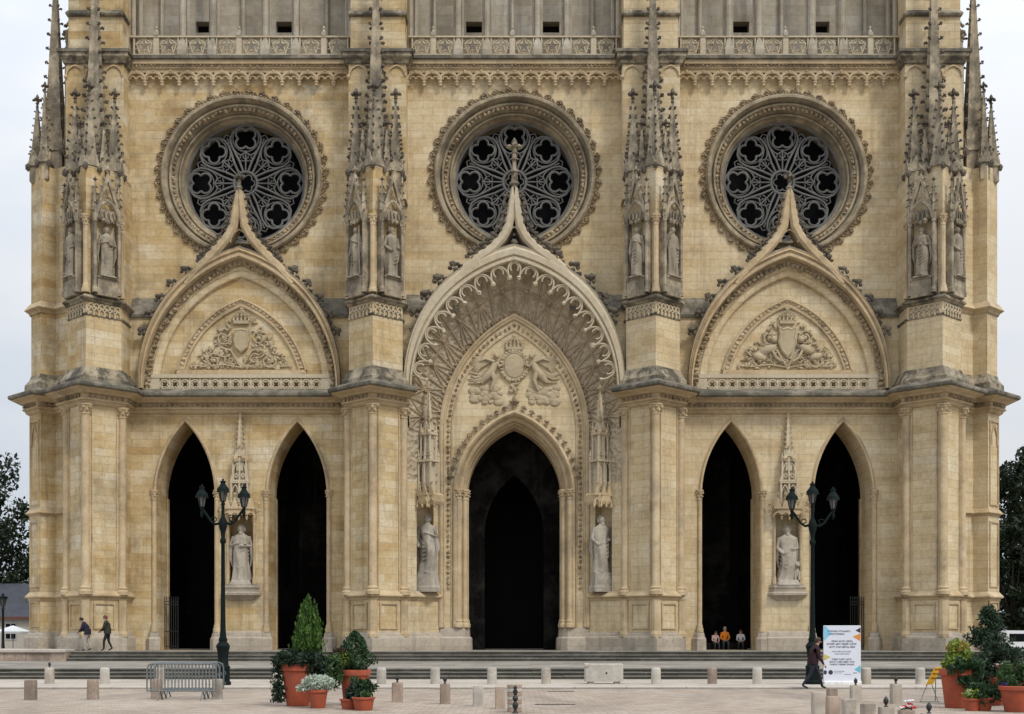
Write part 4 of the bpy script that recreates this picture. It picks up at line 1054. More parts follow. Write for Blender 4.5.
    if extra=='beast':
        k=MB(); x=.17*H
        k.ball((x,-.04*H,z0+.13*H),(.06*H,.08*H,.13*H),10,6); k.ball((x,-.1*H,z0+.28*H),(.055*H,.06*H,.06*H),10,6); k.blob((x,-.16*H,z0+.27*H),(.03*H,.035*H,.025*H))
        for s_ in (-1,1): k.tube([(x+s_*.035*H,-.1*H,z0+.16*H),(x+s_*.035*H,-.12*H,z0)],.022*H,6); k.blob((x+s_*.035*H,-.08*H,z0+.34*H),.018*H)
        o=k.build('crouching_beast',mat,None,50); o.parent=root
    return root
SG='white saints in the lower niches'
statue((X0-BC,.12,4.3),zz(526,.1)-4.3,0,'white saint clasping a book to the chest, in the niche between the two left doorways',1,M['statue'],SG,'chest',.3,0,True,'book',1.02)
statue((X0-4.52,-.60,3.95),zz(516,-.5)-3.95,radians(-18),'white draped saint with one arm low, in the niche left of the middle doorway',2,M['statue'],SG,'one',1.0,.06,False,None,.95)
statue((X0+4.54,-.60,3.95),zz(517,-.5)-3.95,radians(18),'white draped saint gazing down, in the niche right of the middle doorway',3,M['statue'],SG,'low',1.0,-.05,True,None,.95)
statue((X0+BC,.12,4.3),zz(527,.1)-4.3,0,'broad bearded white saint with a crouching beast at its feet, between the two right doorways',4,M['statue'],SG,'low',.3,.05,True,'beast',1.12)
NL=[('left end buttress',),('middle left buttress',),('middle right buttress',),('right end buttress',)]
poses=[('up',None),('chest',None),('one','staff'),('low',None),('one',None),('up',None),('chest','book'),('low','staff')]
dsc=['grey niche figure with a raised hand','worn niche figure holding both hands at the chest','worn niche figure with a staff','stocky grey niche figure with hands held low','slim pale niche figure with one hand low','grey niche figure raising one hand','grey niche figure clasping a book','dark worn niche figure beside a staff']
i=0
for (nm,),nl in zip(NL,NICH):
    for j,(pos,an) in enumerate(nl):
        statue((pos[0]+X0,pos[1],pos[2]),2.55,an+pi/2,dsc[i]+', %s niche of the %s'%('left' if j==0 else 'right',nm),20+i,M['statold'],'small saints in the buttress niches',poses[i][0],.1,.03*(-1)**i,i%3==0,poses[i][1],.95)
        i+=1
# ---------------------------------------------------------------- ground, steps
def grd(px,py,z=-.06):
    y=F*(CAMH-z)/(py-HY)-CD; return ((px-512)*(CD+y)/F,y,z)
def sc(y): return F/(CD+y)
def paving(name,cols,bw,rh,mort,mcol,dirt=.2,rot=0.):
    m,nt,b=newmat(name); N=NT(nt); g=N.n('NewGeometry'); P=g.outputs['Position']
    br=N.n('TexBrick'); N.l(P,br.inputs['Vector']); br.inputs['Color1'].default_value=(0,0,0,1); br.inputs['Color2'].default_value=(1,1,1,1); br.inputs['Mortar'].default_value=(.5,.5,.5,1)
    br.inputs['Scale'].default_value=1; br.inputs['Brick Width'].default_value=bw; br.inputs['Row Height'].default_value=rh; br.inputs['Mortar Size'].default_value=.012; br.inputs['Mortar Smooth'].default_value=.3
    s=N.n('SeparateColor'); N.l(br.outputs[0],s.inputs[0])
    f=N.math('ADD',N.math('MULTIPLY',s.outputs[0],.35),N.math('MULTIPLY',N.noise(N.scale(P,(.5,.18,1.)),1.0,6,.65),.7))
    c=N.ramp(f,[(.3,cols[0]),(.52,cols[1]),(.72,cols[2])])
    c=N.mix(N.math('MULTIPLY',br.outputs['Fac'],mort),c,mcol)
    c=N.mix(N.math('MULTIPLY',N.ramp(N.noise(N.scale(P,(.6,.14,1.)),.8,6,.7),[(.5,0.),(.7,1.)]),dirt),c,(.16,.13,.11))
    c=N.mix(.4,c,N.ramp(N.noise(P,9.,4,.7),[(.3,.7),(.7,1.1)]),'MULTIPLY')
    N.l(c,b.inputs['Base Color']); b.inputs['Roughness'].default_value=.85; b.inputs['Specular IOR Level'].default_value=.25
    bp=N.n('Bump'); bp.inputs['Strength'].default_value=.4; bp.inputs['Distance'].default_value=.02
    N.l(N.math('SUBTRACT',N.noise(P,14.,4),N.math('MULTIPLY',br.outputs['Fac'],1.0)),bp.inputs['Height']); N.l(bp.outputs[0],b.inputs['Normal'])
    return m
M['plaza']=paving('plaza_setts',[(.27,.21,.158),(.36,.292,.228),(.425,.355,.285)],.32,.17,.55,(.13,.105,.085),.55)
M['walk']=paving('pavement_slabs',[(.36,.31,.25),(.43,.375,.31),(.47,.42,.36)],1.1,.7,.5,(.25,.2,.16),.15)
M['land']=paving('landing_slabs',[(.18,.16,.132),(.26,.235,.198),(.33,.30,.258)],1.6,.9,.4,(.16,.145,.12),.3)
M['earth']=plain('far_ground',(.23,.21,.18),.95,scale=.2)
k=MB(); k.add([(-1500,-400,-.075),(1500,-400,-.075),(1500,2500,-.075),(-1500,2500,-.075)],[(0,1,2,3)]); tag(k.build('ground',M['earth']),kind='structure')
YK=-27.3
k=MB(); k.add([(-120,-110,-.06),(120,-110,-.06),(120,YK,-.06),(-120,YK,-.06)],[(0,1,2,3)]); tag(k.build('plaza',M['plaza']),kind='structure')
k=MB(); k.rings([[(x,YK+.3,z0),(x,YK+.3,0.),(x,-15,0.)] for x,z0 in ((-120,-.07),(120,-.07))],False); tag(k.build('pavement',M['walk']),kind='structure')
k=MB()
x=-118.
while x<118:
    L=RX.uniform(1.4,2.0); k.bbox(x,x+L-.012,YK,YK+.3,-.3,.006+RX.uniform(-.004,.004),.02); x+=L
tag(k.build('kerb',M['pave']),kind='structure')
k=MB(); k.add([(-118,YK-.22,-.055),(118,YK-.22,-.055),(118,YK+.02,-.055),(-118,YK+.02,-.055)],[(0,1,2,3)]); tag(k.build('gutter_or_shade_strip',M['riser']),kind='structure')  # dark strip puts the kerb's shadow line into the ground colour
# lower flight, wide landing, upper flight, platform
def flight(name,x0,x1,y0,z0,z1,n,run):
    k=MB(); r=(z1-z0)/n
    for i in range(n):
        x=x0; y=y0+run*i
        while x<x1:
            L=min(x1-x,RX.uniform(1.5,2.6)); a,b=x,x+L-.01
            k.mi=1; k.box(a,b,y,y+run+.05,z0-.1,z0+r*(i+1)-.05)
            k.mi=0; k.bbox(a,b,y-.035,y+run+.1,z0+r*(i+1)-.05,z0+r*(i+1)+RX.uniform(-.014,.006),.02); x+=L
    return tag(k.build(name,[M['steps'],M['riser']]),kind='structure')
flight('lower_steps',-60,60,-19.7,0,.40,3,.36)
k=MB(); k.add([(-60,-18.6,.392),(60,-18.6,.392),(60,-5.2,.43),(-60,-5.2,.43)],[(0,1,2,3)]); tag(k.build('landing',M['land']),kind='structure')
XT=uu(67,-5.4)+X0
flight('upper_steps',XT+.1,60,-5.75,.42,.90,3,.34)
k=MB(); k.box(-60,60,-4.75,9.4,.3,.895); tag(k.build('platform',M['land']),kind='structure')
k=MB()
x=XT
while x>-60:
    L=RX.uniform(1.7,2.9); k.mi=0; k.bbox(x-L+.015,x,-5.6,-4.7,.3,.86,.02); k.mi=1; k.bbox(x-L+.012,x+.02,-5.7,-4.2,.86,.99,.02); x-=L
k.mi=1; k.box(-60,XT-.3,-4.2,1.,.85,.985)
tag(k.build('terrace',[M['bollpink'],M['pave']]),kind='structure')
# ---------------------------------------------------------------- bollards
def bollard(mb_mat,loc,h,w,round_,label,group,finial=False,name='stone_bollard'):
    root=empty(name,loc,label,'bollard',group)
    k=MB()
    if round_: k.lathe((0,0,0),[(w*.54,-.05),(w*.5,.03),(w*.5,h*.5),(w*.49,h-.07),(w*.45,h-.025),(w*.34,h)],18)
    else:
        k.rings([[(x*s+RX.uniform(-.004,.004),y*s,z) for x,y in ((-w/2+.03,-w/2),(w/2-.03,-w/2),(w/2,-w/2+.03),(w/2,w/2-.03),(w/2-.03,w/2),(-w/2+.03,w/2),(-w/2,w/2-.03),(-w/2,-w/2+.03))] for z,s in ((-.05,1.04),(.02,1.0),(h*.5,.99),(h-.03,.98),(h,.9))],True,True,True)
    o=k.build('post',mb_mat,None,40); o.parent=root
    if finial:
        k=MB(); k.lathe((0,0,h),[(.045,0),(.03,.02),(.018,.04),(.04,.07),(.052,.11),(.04,.15),(.014,.18),(.004,.2)],10); o=k.build('iron_knob',M['iron'],None,50); o.parent=root
    return root
GB='round stone bollards along the pavement edge'
GF='square stone bollards on the plaza'
def zg(): pass
rowb=[(49.5,'pale',True,'round pinkish pavement bollard topped with a black knob, below the stone terrace'),(104.8,'white',False,'white round pavement bollard below the two walkers'),
(160.,'pale',False,'round pavement bollard seen behind the left end of the steel crowd barriers'),(277.5,'white',False,'pale round bollard just left of the big thuja pot, on the pavement'),
(381.5,'white',False,'round pavement bollard just right of the terracotta pot cluster'),(435.2,'white',False,'whitish round bollard on the pavement left of the middle doorway'),(492,'white',False,'white round bollard on the pavement below the left jamb of the middle doorway'),
(546,'pale',False,'ochre stained round bollard on the pavement below the right jamb of the middle doorway'),(656,'white',False,'pale round bollard next to the right end of the cream concrete block'),(712.2,'pink',False,'pinkish round bollard on the pavement below the doorway with seated people'),
(757.3,'white',False,'pale round bollard between the pink bollard and the man in maroon'),(866.2,'pale',False,'round bollard close beside the right edge of the white notice board'),(920.2,'white',False,'pale round bollard behind the yellow folding sign')]
for px,c,fn,lb in rowb:
    p=grd(px,684.,0.); bollard(M[{'pale':'boll','white':'conc','pink':'bollpink'}[c]],p,(684-667.5)/sc(p[1]),9.6/sc(p[1]),True,lb,GB,fn)
front=[(30.8,680,700,10.5,'bollpink',0,'rusty stained square plaza bollard at the far left of the photo'),(93,679.5,699.5,10,'bollpink',0,'square plaza bollard standing left of the crowd barriers'),
(157,679,699,10,'bollpink',0,'square plaza bollard partly behind the left end of the crowd barriers'),(217.5,679,699,9,'boll',0,'square plaza bollard between the crowd barriers and the lamp post foot'),
(277,681,699.5,8,'boll',0,'square plaza bollard half hidden behind the big thuja pot'),(397.3,682.5,702,10.5,'bollpink',1,'knobbed square plaza bollard right of the terracotta pots'),
(445,683.8,703.8,10,'bollpink',1,'knobbed square plaza bollard left of the grey plain one'),(478.2,685.5,706,10.5,'conc',0,'plain grey square plaza bollard between two pinkish ones'),(500,686.8,708.8,10,'bollpink',0,'pinkish square plaza bollard touching the striped bollard'),
(855.7,685.3,702.5,10.5,'boll',1,'knobbed square bollard in front of the white notice board'),(895.8,683.6,703.6,10.5,'boll',1,'knobbed square bollard left of the yellow folding sign'),
(832,688,709,10,'bollpink',0,'pink square bollard in the right cluster, right behind two wider ones'),(818.5,692,720,13,'boll',0,'leftmost wide square bollard of the right cluster'),(833,696.5,722,13,'bollpink',0,'pinkish wide square bollard, second from left in the front of the right cluster'),
(849,699,724,13.5,'boll',0,'grey wide square bollard, third from left in the front of the right cluster'),(868,703.6,727,13.5,'boll',0,'low looking square bollard left of the front knobbed one'),(886,707,729,14,'boll',1,'front knobbed square bollard cut by the lower edge of the photo'),
(906.5,710,731,15,'bollpink',0,'square bollard with a small red and white bouquet on top'),(929,713.5,734,15,'boll',1,'square bollard whose black knob shows below the yellow folding sign')]
for px,t,b_,wd,mt,fn,lb in front:
    p=grd(px,b_); s=sc(p[1]); bollard(M[mt],p,(b_-t)/s,wd/s,False,lb,GF,bool(fn))
    if 'bouquet' in lb:
        h=(b_-t)/s; r=empty('small_bouquet',(p[0]+.02,p[1],p[2]+h),'small red and white bouquet lying on a square bollard','bouquet')
        for nm,mt2,pts in (('red_flower',plain('red_petal',(.5,.03,.03),.6),[(-.05,.06),(.1,.04),(.04,.1)]),('white_flower',plain('white_petal',(.75,.72,.72),.6),[(.02,.07),(-.1,.04),(.06,.16),(-.02,.15)])):
            k=MB()
            for a,z in pts:
                for q in range(6): k.blob((a+.03*cos(q),.03*sin(q)-.02,z+.01*(q%2)),(.03,.03,.02),jit=.3)
            o=k.build(nm,mt2); o.parent=r
        k=MB(); 
        for q in range(5): k.tube([(-.12+q*.05,0,.01),(0,.0,.05)],.012,4)
        o=k.build('stems',leafmat('stem_green',(.03,.06,.02),(.06,.1,.03))); o.parent=r
# striped bollard with an iron post of three knobs in front
p=grd(514.5,712); s=sc(p[1])
r=empty('striped_bollard',p,'stone bollard banded in white and brown beside a black knobbed post','bollard')
for i in range(7):
    k=MB(); z=i*.088; k.lathe((0,0,z),[(.15,0),(.165,.012),(.165,.07),(.15,.085)],16); o=k.build('white_band' if i%2 else 'brown_band',M['conc'] if i%2 else M['bollpink'],None,40); o.parent=r
p2=grd(515.3,713.5)
k=MB(); k.lathe(p2,[(.07,0),(.05,.03),(.03,.08),(.065,.16),(.065,.2),(.03,.26),(.07,.33),(.03,.4),(.06,.47),(.03,.53),(.045,.57),(.004,.62)],10); tag(k.build('knobbed_post',M['iron'],None,50),'black iron post with stacked knobs before the striped bollard','post')
# concrete block
a=grd(585,684,0); b=grd(623.3,684,0); s=sc(a[1])
r=empty('concrete_block',((a[0]+b[0])/2,a[1],0),'cream concrete barrier block standing on short feet on the pavement','barrier block')
W2=(b[0]-a[0])/2; k=MB(); k.bbox(-W2,W2,-.0,.5,.08,.69,.03); k.bbox(-W2-.02,-W2+.16,-.03,.53,.6,.70,.02); o=k.build('body',M['conc']); o.parent=r
for x in (-W2+.1,W2-.3): k=MB(); k.box(x,x+.2,.04,.46,0,.085); o=k.build('foot',M['boll']); o.parent=r
k=MB(); k.lathe((.08,0,0),[(.035,0),(.03,.012)],10); 
k.v=[(x,-z-.002,y+.37) for x,y,z in k.v]; o=k.build('lifting_hole',M['iron']); o.parent=r
# ---------------------------------------------------------------- street lamps
M['lglass']=plain('lantern_glass',(.11,.115,.11),.2,scale=3,var=.2,spec=.6)
def lantern(parent,c,s=.76):
    x,y,z=c
    k=MB(); k.lathe((x,y,z-.1),[(.03,0),(.07,.03),(.05,.08),(.09,.1)],8)
    for q in range(6):
        a=2*pi*q/6; k.tube([(x+.10*s*cos(a),y+.10*s*sin(a),z),(x+.20*s*cos(a),y+.20*s*sin(a),z+.44*s)],.014,4)
    k.lathe((x,y,z+.42*s),[(.23,0),(.27*s,.03),(.27*s,.08),(.25*s,.12),(.16*s,.2),(.1,.24),(.08,.27),(.08,.31),(.1,.33),(.09,.36),(.03,.38),(.04,.41),(.005,.45)],12)
    o=k.build('lantern',M['lampgreen'],parent,40)
    k=MB(); k.lathe((x,y,z+.01),[(.095*s,0),(.19*s,.42*s)],6); k.build('glass',M['lglass'],o)
def lamp(px,py,label,scale=1.):
    p=grd(px,py,0.); p=(p[0],p[1],0.)
    r=empty('street_lamp',p,label,'street lamp','street lamps before the steps')
    o3=Vector(p)
    k=MB()
    k.lathe(p,[(.27,0),(.27,.1),(.23,.14),(.23,.55),(.25,.6),(.19,.66),(.17,.9),(.2,1.15),(.24,1.3),(.2,1.36),(.13,1.45),(.15,1.5),(.11,1.62),(.09,1.9),(.07,3.2),(.065,4.7),(.1,4.75),(.1,4.85),(.065,4.9),(.08,5.1),(.13,5.25),(.15,5.38),(.12,5.5),(.06,5.62),(.05,5.98),(.08,6.03),(.04,6.1)],12)
    k.build('post',M['lampgreen'],r,40)
    for s_ in (-1,1):
        k=MB(); k.tube([(p[0]+s_*q,p[1],z) for q,z in ((.08,5.40),(.25,5.36),(.4,5.46),(.52,5.64),(.64,5.80),(.70,5.85),(.74,5.82))],[.05,.045,.04,.04,.045,.05,.03],7)
        k.tube([(p[0]+s_*(.30+.09*cos(t)),p[1],5.52+.07*sin(t)) for t in [i*.6 for i in range(9)]],.018,4)
        k.lathe((p[0]+s_*.70,p[1],5.56),[(.004,0),(.04,.08),(.06,.16),(.04,.28),(.06,.32)],8)
        k.build('arm',M['lampgreen'],r,50)
        lantern(r,(p[0]+s_*.70,p[1],5.93))
    lantern(r,(p[0],p[1],6.12))
    return r
lamp(223,685,'dark green three lantern street lamp behind the steel crowd barriers')
lamp(812.5,684.2,'dark green three lantern street lamp behind the man in maroon')
# a plain post lamp far off on the left
y=35.; q=(3-512)*(CD+y)/F
r=empty('park_lamp',(q,y,-.07),'black single lantern post lamp by the slate roofed house','street lamp')
k=MB(); k.lathe((q,y,-.07),[(.3,0),(.28,.5),(.16,.7),(.12,1.2),(.09,3.8),(.16,3.9),(.08,4.1)],10); k.build('post',M['iron'],r,40)
lantern(r,(q,y,4.0),1.5)
# ---------------------------------------------------------------- crowd barriers
BARS='nested steel crowd barriers'
def crowd(px0,px1,py,dy,label):
    a=grd(px0,py); b=grd(px1,py); 
    r=empty('crowd_barrier',((a[0]+b[0])/2,a[1]+dy,-.06),label,'crowd barrier',BARS)
    w2=(b[0]-a[0])/2
    k=MB(); c=.12
    pts=[(-w2,.24),(-w2,.92-c),(-w2+.035,.92),(-w2+c,.955),(w2-c,.955),(w2-.035,.92),(w2,.92-c),(w2,.24)]
    k.tube([(x,0,z) for x,z in pts],.021,7); k.tube([(-w2,0,.24),(w2,0,.24)],.02,6)
    o=k.build('frame',M['steel'],None,50); o.parent=r
    k=MB()
    for i in range(1,20): x=-w2+2*w2*i/20; k.tube([(x,0,.24),(x,0,.95)],.010,5)
    o=k.build('bars',M['steel']); o.parent=r
    for x in (-w2*.62,w2*.62):
        k=MB(); k.tube([(x,-.26,.0),(x,-.2,.05),(x,0,.24),(x,.2,.05),(x,.26,.0)],.02,6); o=k.build('foot',M['steel'],None,50); o.parent=r
    k=MB(); k.tube([(w2,0,.7),(w2+.05,0,.7),(w2+.06,0,.62)],.012,5); k.tube([(w2,0,.4),(w2+.05,0,.4),(w2+.06,0,.34)],.012,5); o=k.build('hook',M['steel']); o.parent=r
crowd(147,216,700,0.,'front steel crowd barrier of the nested stack by the left lamp')
crowd(149,218,699,.17,'second steel crowd barrier, nested close behind the front one')
crowd(148,217,699,.27,'third steel crowd barrier of the nested stack, just before the rear one')
crowd(151,220,698,.44,'rear steel crowd barrier of the nested stack, beside the lamp foot')
# ---------------------------------------------------------------- notice board and folding sign
p=grd(842,684.5,0.); s=sc(p[1]); HB=(684.5-625.5)/s; WB=37.3/s/2
r=empty('notice_board',(p[0],p[1],0),'white notice board with coloured triangles and lines of dark text','notice board')
def flat(name,col,polys,y=-.034,parent=None):
    k=MB()
    for po in polys: k.rings([[(x,-.03,z) for x,z in po],[(x,y,z) for x,z in po]],True,False,True)
    o=k.build(name,plain(name+'_ink',col,.5,bump=0,var=.05)); o.parent=parent or r; return o
wht=plain('printed_white',(.62,.64,.70),.5,bump=0,var=.03)
k=MB(); k.bbox(-WB,WB,-.03,.03,.12,HB,.006); o=k.build('panel',wht); o.parent=r
k=MB(); k.bbox(-WB-.01,WB+.01,-.14,.14,.0,.12,.03); o=k.build('base',plain('white_plastic',(.78,.77,.75),.4,bump=0)); o.parent=r
def bx(fx,fz): return (-WB+2*WB*fx,.12+(HB-.12)*fz)
def poly(*f): return [bx(a,b) for a,b in f]
flat('blue_triangle',(.22,.5,.68),[poly((.005,.995),(.07,.985),(.22,.86),(.005,.72))])
flat('brown_triangle',(.035,.025,.035),[poly((.99,.965),(.85,.91),(.99,.865))])
flat('orange_triangle',(.62,.23,.05),[poly((.99,.86),(.78,.80),(.99,.715))])
flat('yellow_triangle',(.50,.42,.10),[poly((.005,.49),(.19,.43),(.005,.365))])
flat('teal_triangle',(.12,.42,.52),[poly((.99,.285),(.82,.205),(.99,.14))])
R=random.Random(4)
def textrow(cx,cz,w,h,thin=False,words=3):
    out=[]; x=cx-w/2; cw=h*.62
    n=int(w/cw); gaps={int(n*(i+1)/words)+R.choice((-1,0,1)) for i in range(words-1)}
    for i in range(n):
        if i in gaps: continue
        a=x+i*cw; t=R.random()
        q=cw*.2
        out.append([bx(a,cz-h/2),bx(a+q,cz-h/2),bx(a+q,cz+h/2),bx(a,cz+h/2)])
        if t<.8: out.append([bx(a+q*1.1,cz+h*.22),bx(a+cw*.72,cz+h*.22),bx(a+cw*.72,cz+h*.5),bx(a+q*1.1,cz+h*.5)])
        if t>.3: out.append([bx(a+q*1.1,cz-h*.14),bx(a+cw*.7,cz-h*.14),bx(a+cw*.7,cz+h*.08),bx(a+q*1.1,cz+h*.08)])
        if t>.5: out.append([bx(a+cw*.52,cz-h/2),bx(a+cw*.72,cz-h/2),bx(a+cw*.72,cz-h*.16),bx(a+cw*.52,cz-h*.16)])
    return out
INK=(.07,.07,.11)
flat('title_text',INK,textrow(.42,.895,.62,.030,words=2)+textrow(.34,.845,.46,.028,words=1))
flat('heading_text',INK,textrow(.5,.715,.58,.032,words=3)+textrow(.5,.665,.82,.034,words=4)+textrow(.5,.612,.70,.032,words=4))
flat('small_text',(.22,.22,.27),textrow(.48,.53,.52,.022,words=4)+textrow(.5,.487,.40,.02,words=3)+textrow(.42,.175,.28,.014)+textrow(.4,.145,.22,.012)+textrow(.65,.12,.2,.012)+textrow(.85,.145,.12,.02,words=1))
flat('closing_text',INK,textrow(.49,.39,.54,.030,words=3)+textrow(.5,.343,.68,.030,words=4)+textrow(.5,.297,.66,.030,words=3))
flat('round_badge',(.03,.03,.06),[[(bx(.19,.155)[0]+.078*cos(t),bx(.19,.155)[1]+.078*sin(t)) for t in [2*pi*i/18 for i in range(18)]]])
flat('round_badge',(.03,.03,.06),[[(bx(.045,.155)[0]+.055*cos(t),bx(.045,.155)[1]+.075*sin(t)) for t in [2*pi*i/18 for i in range(18)]]])
p=grd(928.5,702); s=sc(p[1])
r=empty('folding_sign',p,'tilted yellow sign panel on thin wire legs beside a planted pot','folding sign')
k=MB()
k.rings([[(-.07+q*.02,-.01,.42),(.12,-.01,.47),(.34,-.01,.90),(.15,-.01,.87)] if q==0 else [(-.07,.02,.42),(.12,.02,.47),(.34,.02,.90),(.15,.02,.87)] for q in (0,1)],True,True,True)
o=k.build('yellow_panel',plain('yellow_paint',(.78,.42,.02),.5,bump=0)); o.parent=r
k=MB(); k.tube([(-.02,.03,.45),(-.2,.03,.015),(.25,.03,.015),(.08,.03,.48)],.012,5); k.tube([(-.2,.03,.015),(-.28,-.2,.015)],.012,5); k.tube([(.25,.03,.015),(.2,-.2,.015)],.012,5); k.tube([(.2,.04,.88),(.27,.3,.015)],.012,5)
o=k.build('wire_legs',M['steel']); o.parent=r
k=MB()
for t in (.22,.36,.5): k.box(-.02+t*.35,.14+t*.35,-.018,-.012,.42+t*.8,.45+t*.8)
o=k.build('sign_text',plain('brown_ink',(.25,.1,.02),.6,bump=0)); o.parent=r
# ---------------------------------------------------------------- planting
def pot(parent,r0,r1,h,c=(0,0,0),name='pot'):
    k=MB(); k.lathe(c,[(r0*.96,0),(r0,.02),(r0+(r1-r0)*.8,h*.8),(r0+(r1-r0)*.82,h*.83),(r1*1.06,h*.84),(r1*1.08,h*.97),(r1*1.05,h),(r1*.9,h),(r1*.86,h*.9)],24,cap=False)
    o=k.build(name,M['terra'],None,35); o.parent=parent
    k=MB(); k.lathe((c[0],c[1],c[2]+h*.9),[(r1*.88,0),(r1*.5,.02),(.01,.03)],16); s_=k.build('soil',M['soil']); s_.parent=parent
    return o
def leaves(pts,size,elong=1.6,droop=0.,upright=0.,rnd=RX):
    """each point grows one pointed, folded leaf"""
    k=MB()
    for p in pts:
        p=Vector(p); d=Vector((rnd.gauss(0,1),rnd.gauss(0,1),rnd.gauss(0,1)+upright-droop)); d.normalize()
        e=d.cross(Vector((rnd.gauss(0,1),rnd.gauss(0,1),rnd.gauss(0,1)))); e.normalize(); s_=size*rnd.uniform(.6,1.3)
        n=d.cross(e)*s_*.12
        a=p-d*s_*elong*.5; b=p+d*s_*elong*.5
        k.add([tuple(a),tuple(p+e*s_*.42+n),tuple(b),tuple(p-e*s_*.42+n)],[(0,1,2),(0,2,3)])
    return k
def inball(c,r,n,rnd=RX,shell=.55):
    o=[]
    rx,ry,rz=r if isinstance(r,tuple) else (r,r,r)
    while len(o)<n:
        v=Vector((rnd.uniform(-1,1),rnd.uniform(-1,1),rnd.uniform(-1,1)))
        if shell*shell<v.length_squared<1: o.append((c[0]+v.x*rx,c[1]+v.y*ry,c[2]+v.z*rz))
    return o
def clumps(c,r,nc,nl,cr,rnd=RX):
    o=[]
    for q in inball(c,r,nc,rnd,.3): o+=inball(q,cr*rnd.uniform(.6,1.2),nl,rnd,.1)
    return o
L_={'thuja':leafmat('thuja_green',(.02,.055,.010),(.085,.17,.025),5),'dark':leafmat('dark_leaf',(.008,.018,.01),(.03,.055,.028),5),'ball':leafmat('ball_conifer',(.012,.035,.012),(.04,.085,.03),6),
'silver':leafmat('silver_leaf',(.28,.34,.26),(.55,.60,.50),8),'lime':leafmat('lime_leaf',(.08,.14,.02),(.30,.38,.07),6),'mid':leafmat('mid_leaf',(.02,.05,.015),(.07,.13,.04),5),'orange':leafmat('orange_leaf',(.2,.16,.03),(.42,.24,.05),6),
'plum':leafmat('plum_leaf',(.03,.015,.012),(.09,.05,.03),5),'conifer':leafmat('dark_conifer',(.012,.028,.014),(.04,.07,.035),4),'tree':leafmat('tree_leaf',(.006,.013,.006),(.022,.038,.014),.5)}
PG='terracotta pots with plants'
def planter(px,py,r0,r1,h,label,dy=0):
    p=grd(px,py); p=(p[0],p[1]+dy,-.06); r=empty('planted_pot',p,label,'potted plant',PG); pot(r,r0,r1,h); return r
def plant(r,name,pts,size,mat,**kw):
    o=leaves(pts,size,**kw).build(name,L_[mat]); o.parent=r; return o
def conepts(h0,h1,rad,n,rnd=RX,ragged=.2,clump=9):
    o=[]
    while len(o)<n:
        t=rnd.random()**1.2; z=h0+(h1-h0)*t; rr=rad*(min(1,(t+.12)*3.2))*(1-t)**.62*1.15; a=rnd.uniform(0,2*pi)
        f=1+ragged*sin(a*clump+t*7)*.5+rnd.uniform(-ragged,ragged)*.5
        q=rnd.uniform(.55,1)**.5*rr*f; o.append((q*cos(a),q*sin(a),z))
    return o
SL=41.3
# left cluster
r=planter(298,706,.27,.40,1.02,'large terracotta pot with a tall bright green conifer and dark trailing leaves')
R=random.Random(9); tp=[]
for i in range(46):
    a=R.uniform(0,2*pi); q=R.uniform(.0,1)**.5*.31; z0=R.uniform(1.05,1.85)-q*.3; L=R.uniform(.5,.8)
    if i<9: q*=.35; z0=R.uniform(1.75,2.08); L=R.uniform(.55,.78)
    for j in range(130):
        t=R.random(); w=.15*(1-t)**.6*min(1,t*5+.3); tp.append((.2+q*cos(a)*(1-.2*t)+R.gauss(0,w*.6),.1+q*sin(a)*(1-.2*t)+R.gauss(0,w*.6),z0+L*t))
plant(r,'conifer',tp,.04,'thuja',elong=3.,upright=2.6)
plant(r,'dark_shrub',clumps((.75,.1,.85),(.32,.3,.45),22,60,.15),.06,'mid',elong=1.8)
k=MB(); k.lathe((.2,.1,.9),[(.05,0),(.04,.8),(.01,1.4)],7); o=k.build('trunk',plain('bark',(.06,.04,.025),.9)); o.parent=r
plant(r,'dark_foliage',inball((0,-.05,1.12),(.62,.5,.26),1500)+inball((.45,-.1,.95),(.4,.3,.25),500),.075,'dark',elong=2.0)
plant(r,'trailing_leaves',[(-.42+.10*sin(i*.7)+RX.uniform(-.09,.09)-.05*(1.05-z),-.1+RX.uniform(-.15,.2),z) for i,z in enumerate([RX.uniform(.1,1.1) for _ in range(700)])],.06,'dark',elong=1.6,droop=1)
r=planter(319.5,707.5,.17,.235,.44,'small terracotta pot with silvery white foliage at the front',-.25)
plant(r,'silver_foliage',inball((0,0,.58),(.40,.32,.2),900,shell=.2)+inball((-.33,-.05,.47),(.18,.15,.08),120,shell=0),.055,'silver',elong=2.2,upright=.4)
r=planter(354,705,.27,.37,.86,'large terracotta pot with a dark clipped conifer and lime leaves',.15)
plant(r,'ball_conifer',conepts(.86,1.80,.42,3000,ragged=.55,clump=5),.045,'ball',elong=1.8,upright=1)
plant(r,'lime_leaves',inball((-.24,-.25,1.12),(.24,.15,.2),150,shell=.0),.06,'lime',elong=1.8,upright=.6)
plant(r,'plum_leaves',inball((-.3,-.05,1.12),(.34,.28,.3),900,shell=.1),.06,'plum',elong=1.7,upright=.5)
r=planter(352,708.5,.19,.235,.24,'low terracotta bowl with dark upright leaves, left of the empty looking bowl',-.32)
plant(r,'leafy_plant',clumps((.2,-.05,.5),(.3,.25,.22),16,45,.12),.075,'ball',elong=2.4,upright=.8); plant(r,'dark_leaves',clumps((.2,-.15,.36),(.28,.2,.24),14,40,.12),.07,'dark',elong=2.2,upright=.5)
r=planter(365,709.5,.2,.25,.30,'low terracotta bowl with few sprouts at the right of the left cluster',-.3)
plant(r,'sprouts',inball((.05,0,.36),(.16,.14,.1),110,shell=0),.05,'mid',elong=2.4,upright=1.5)
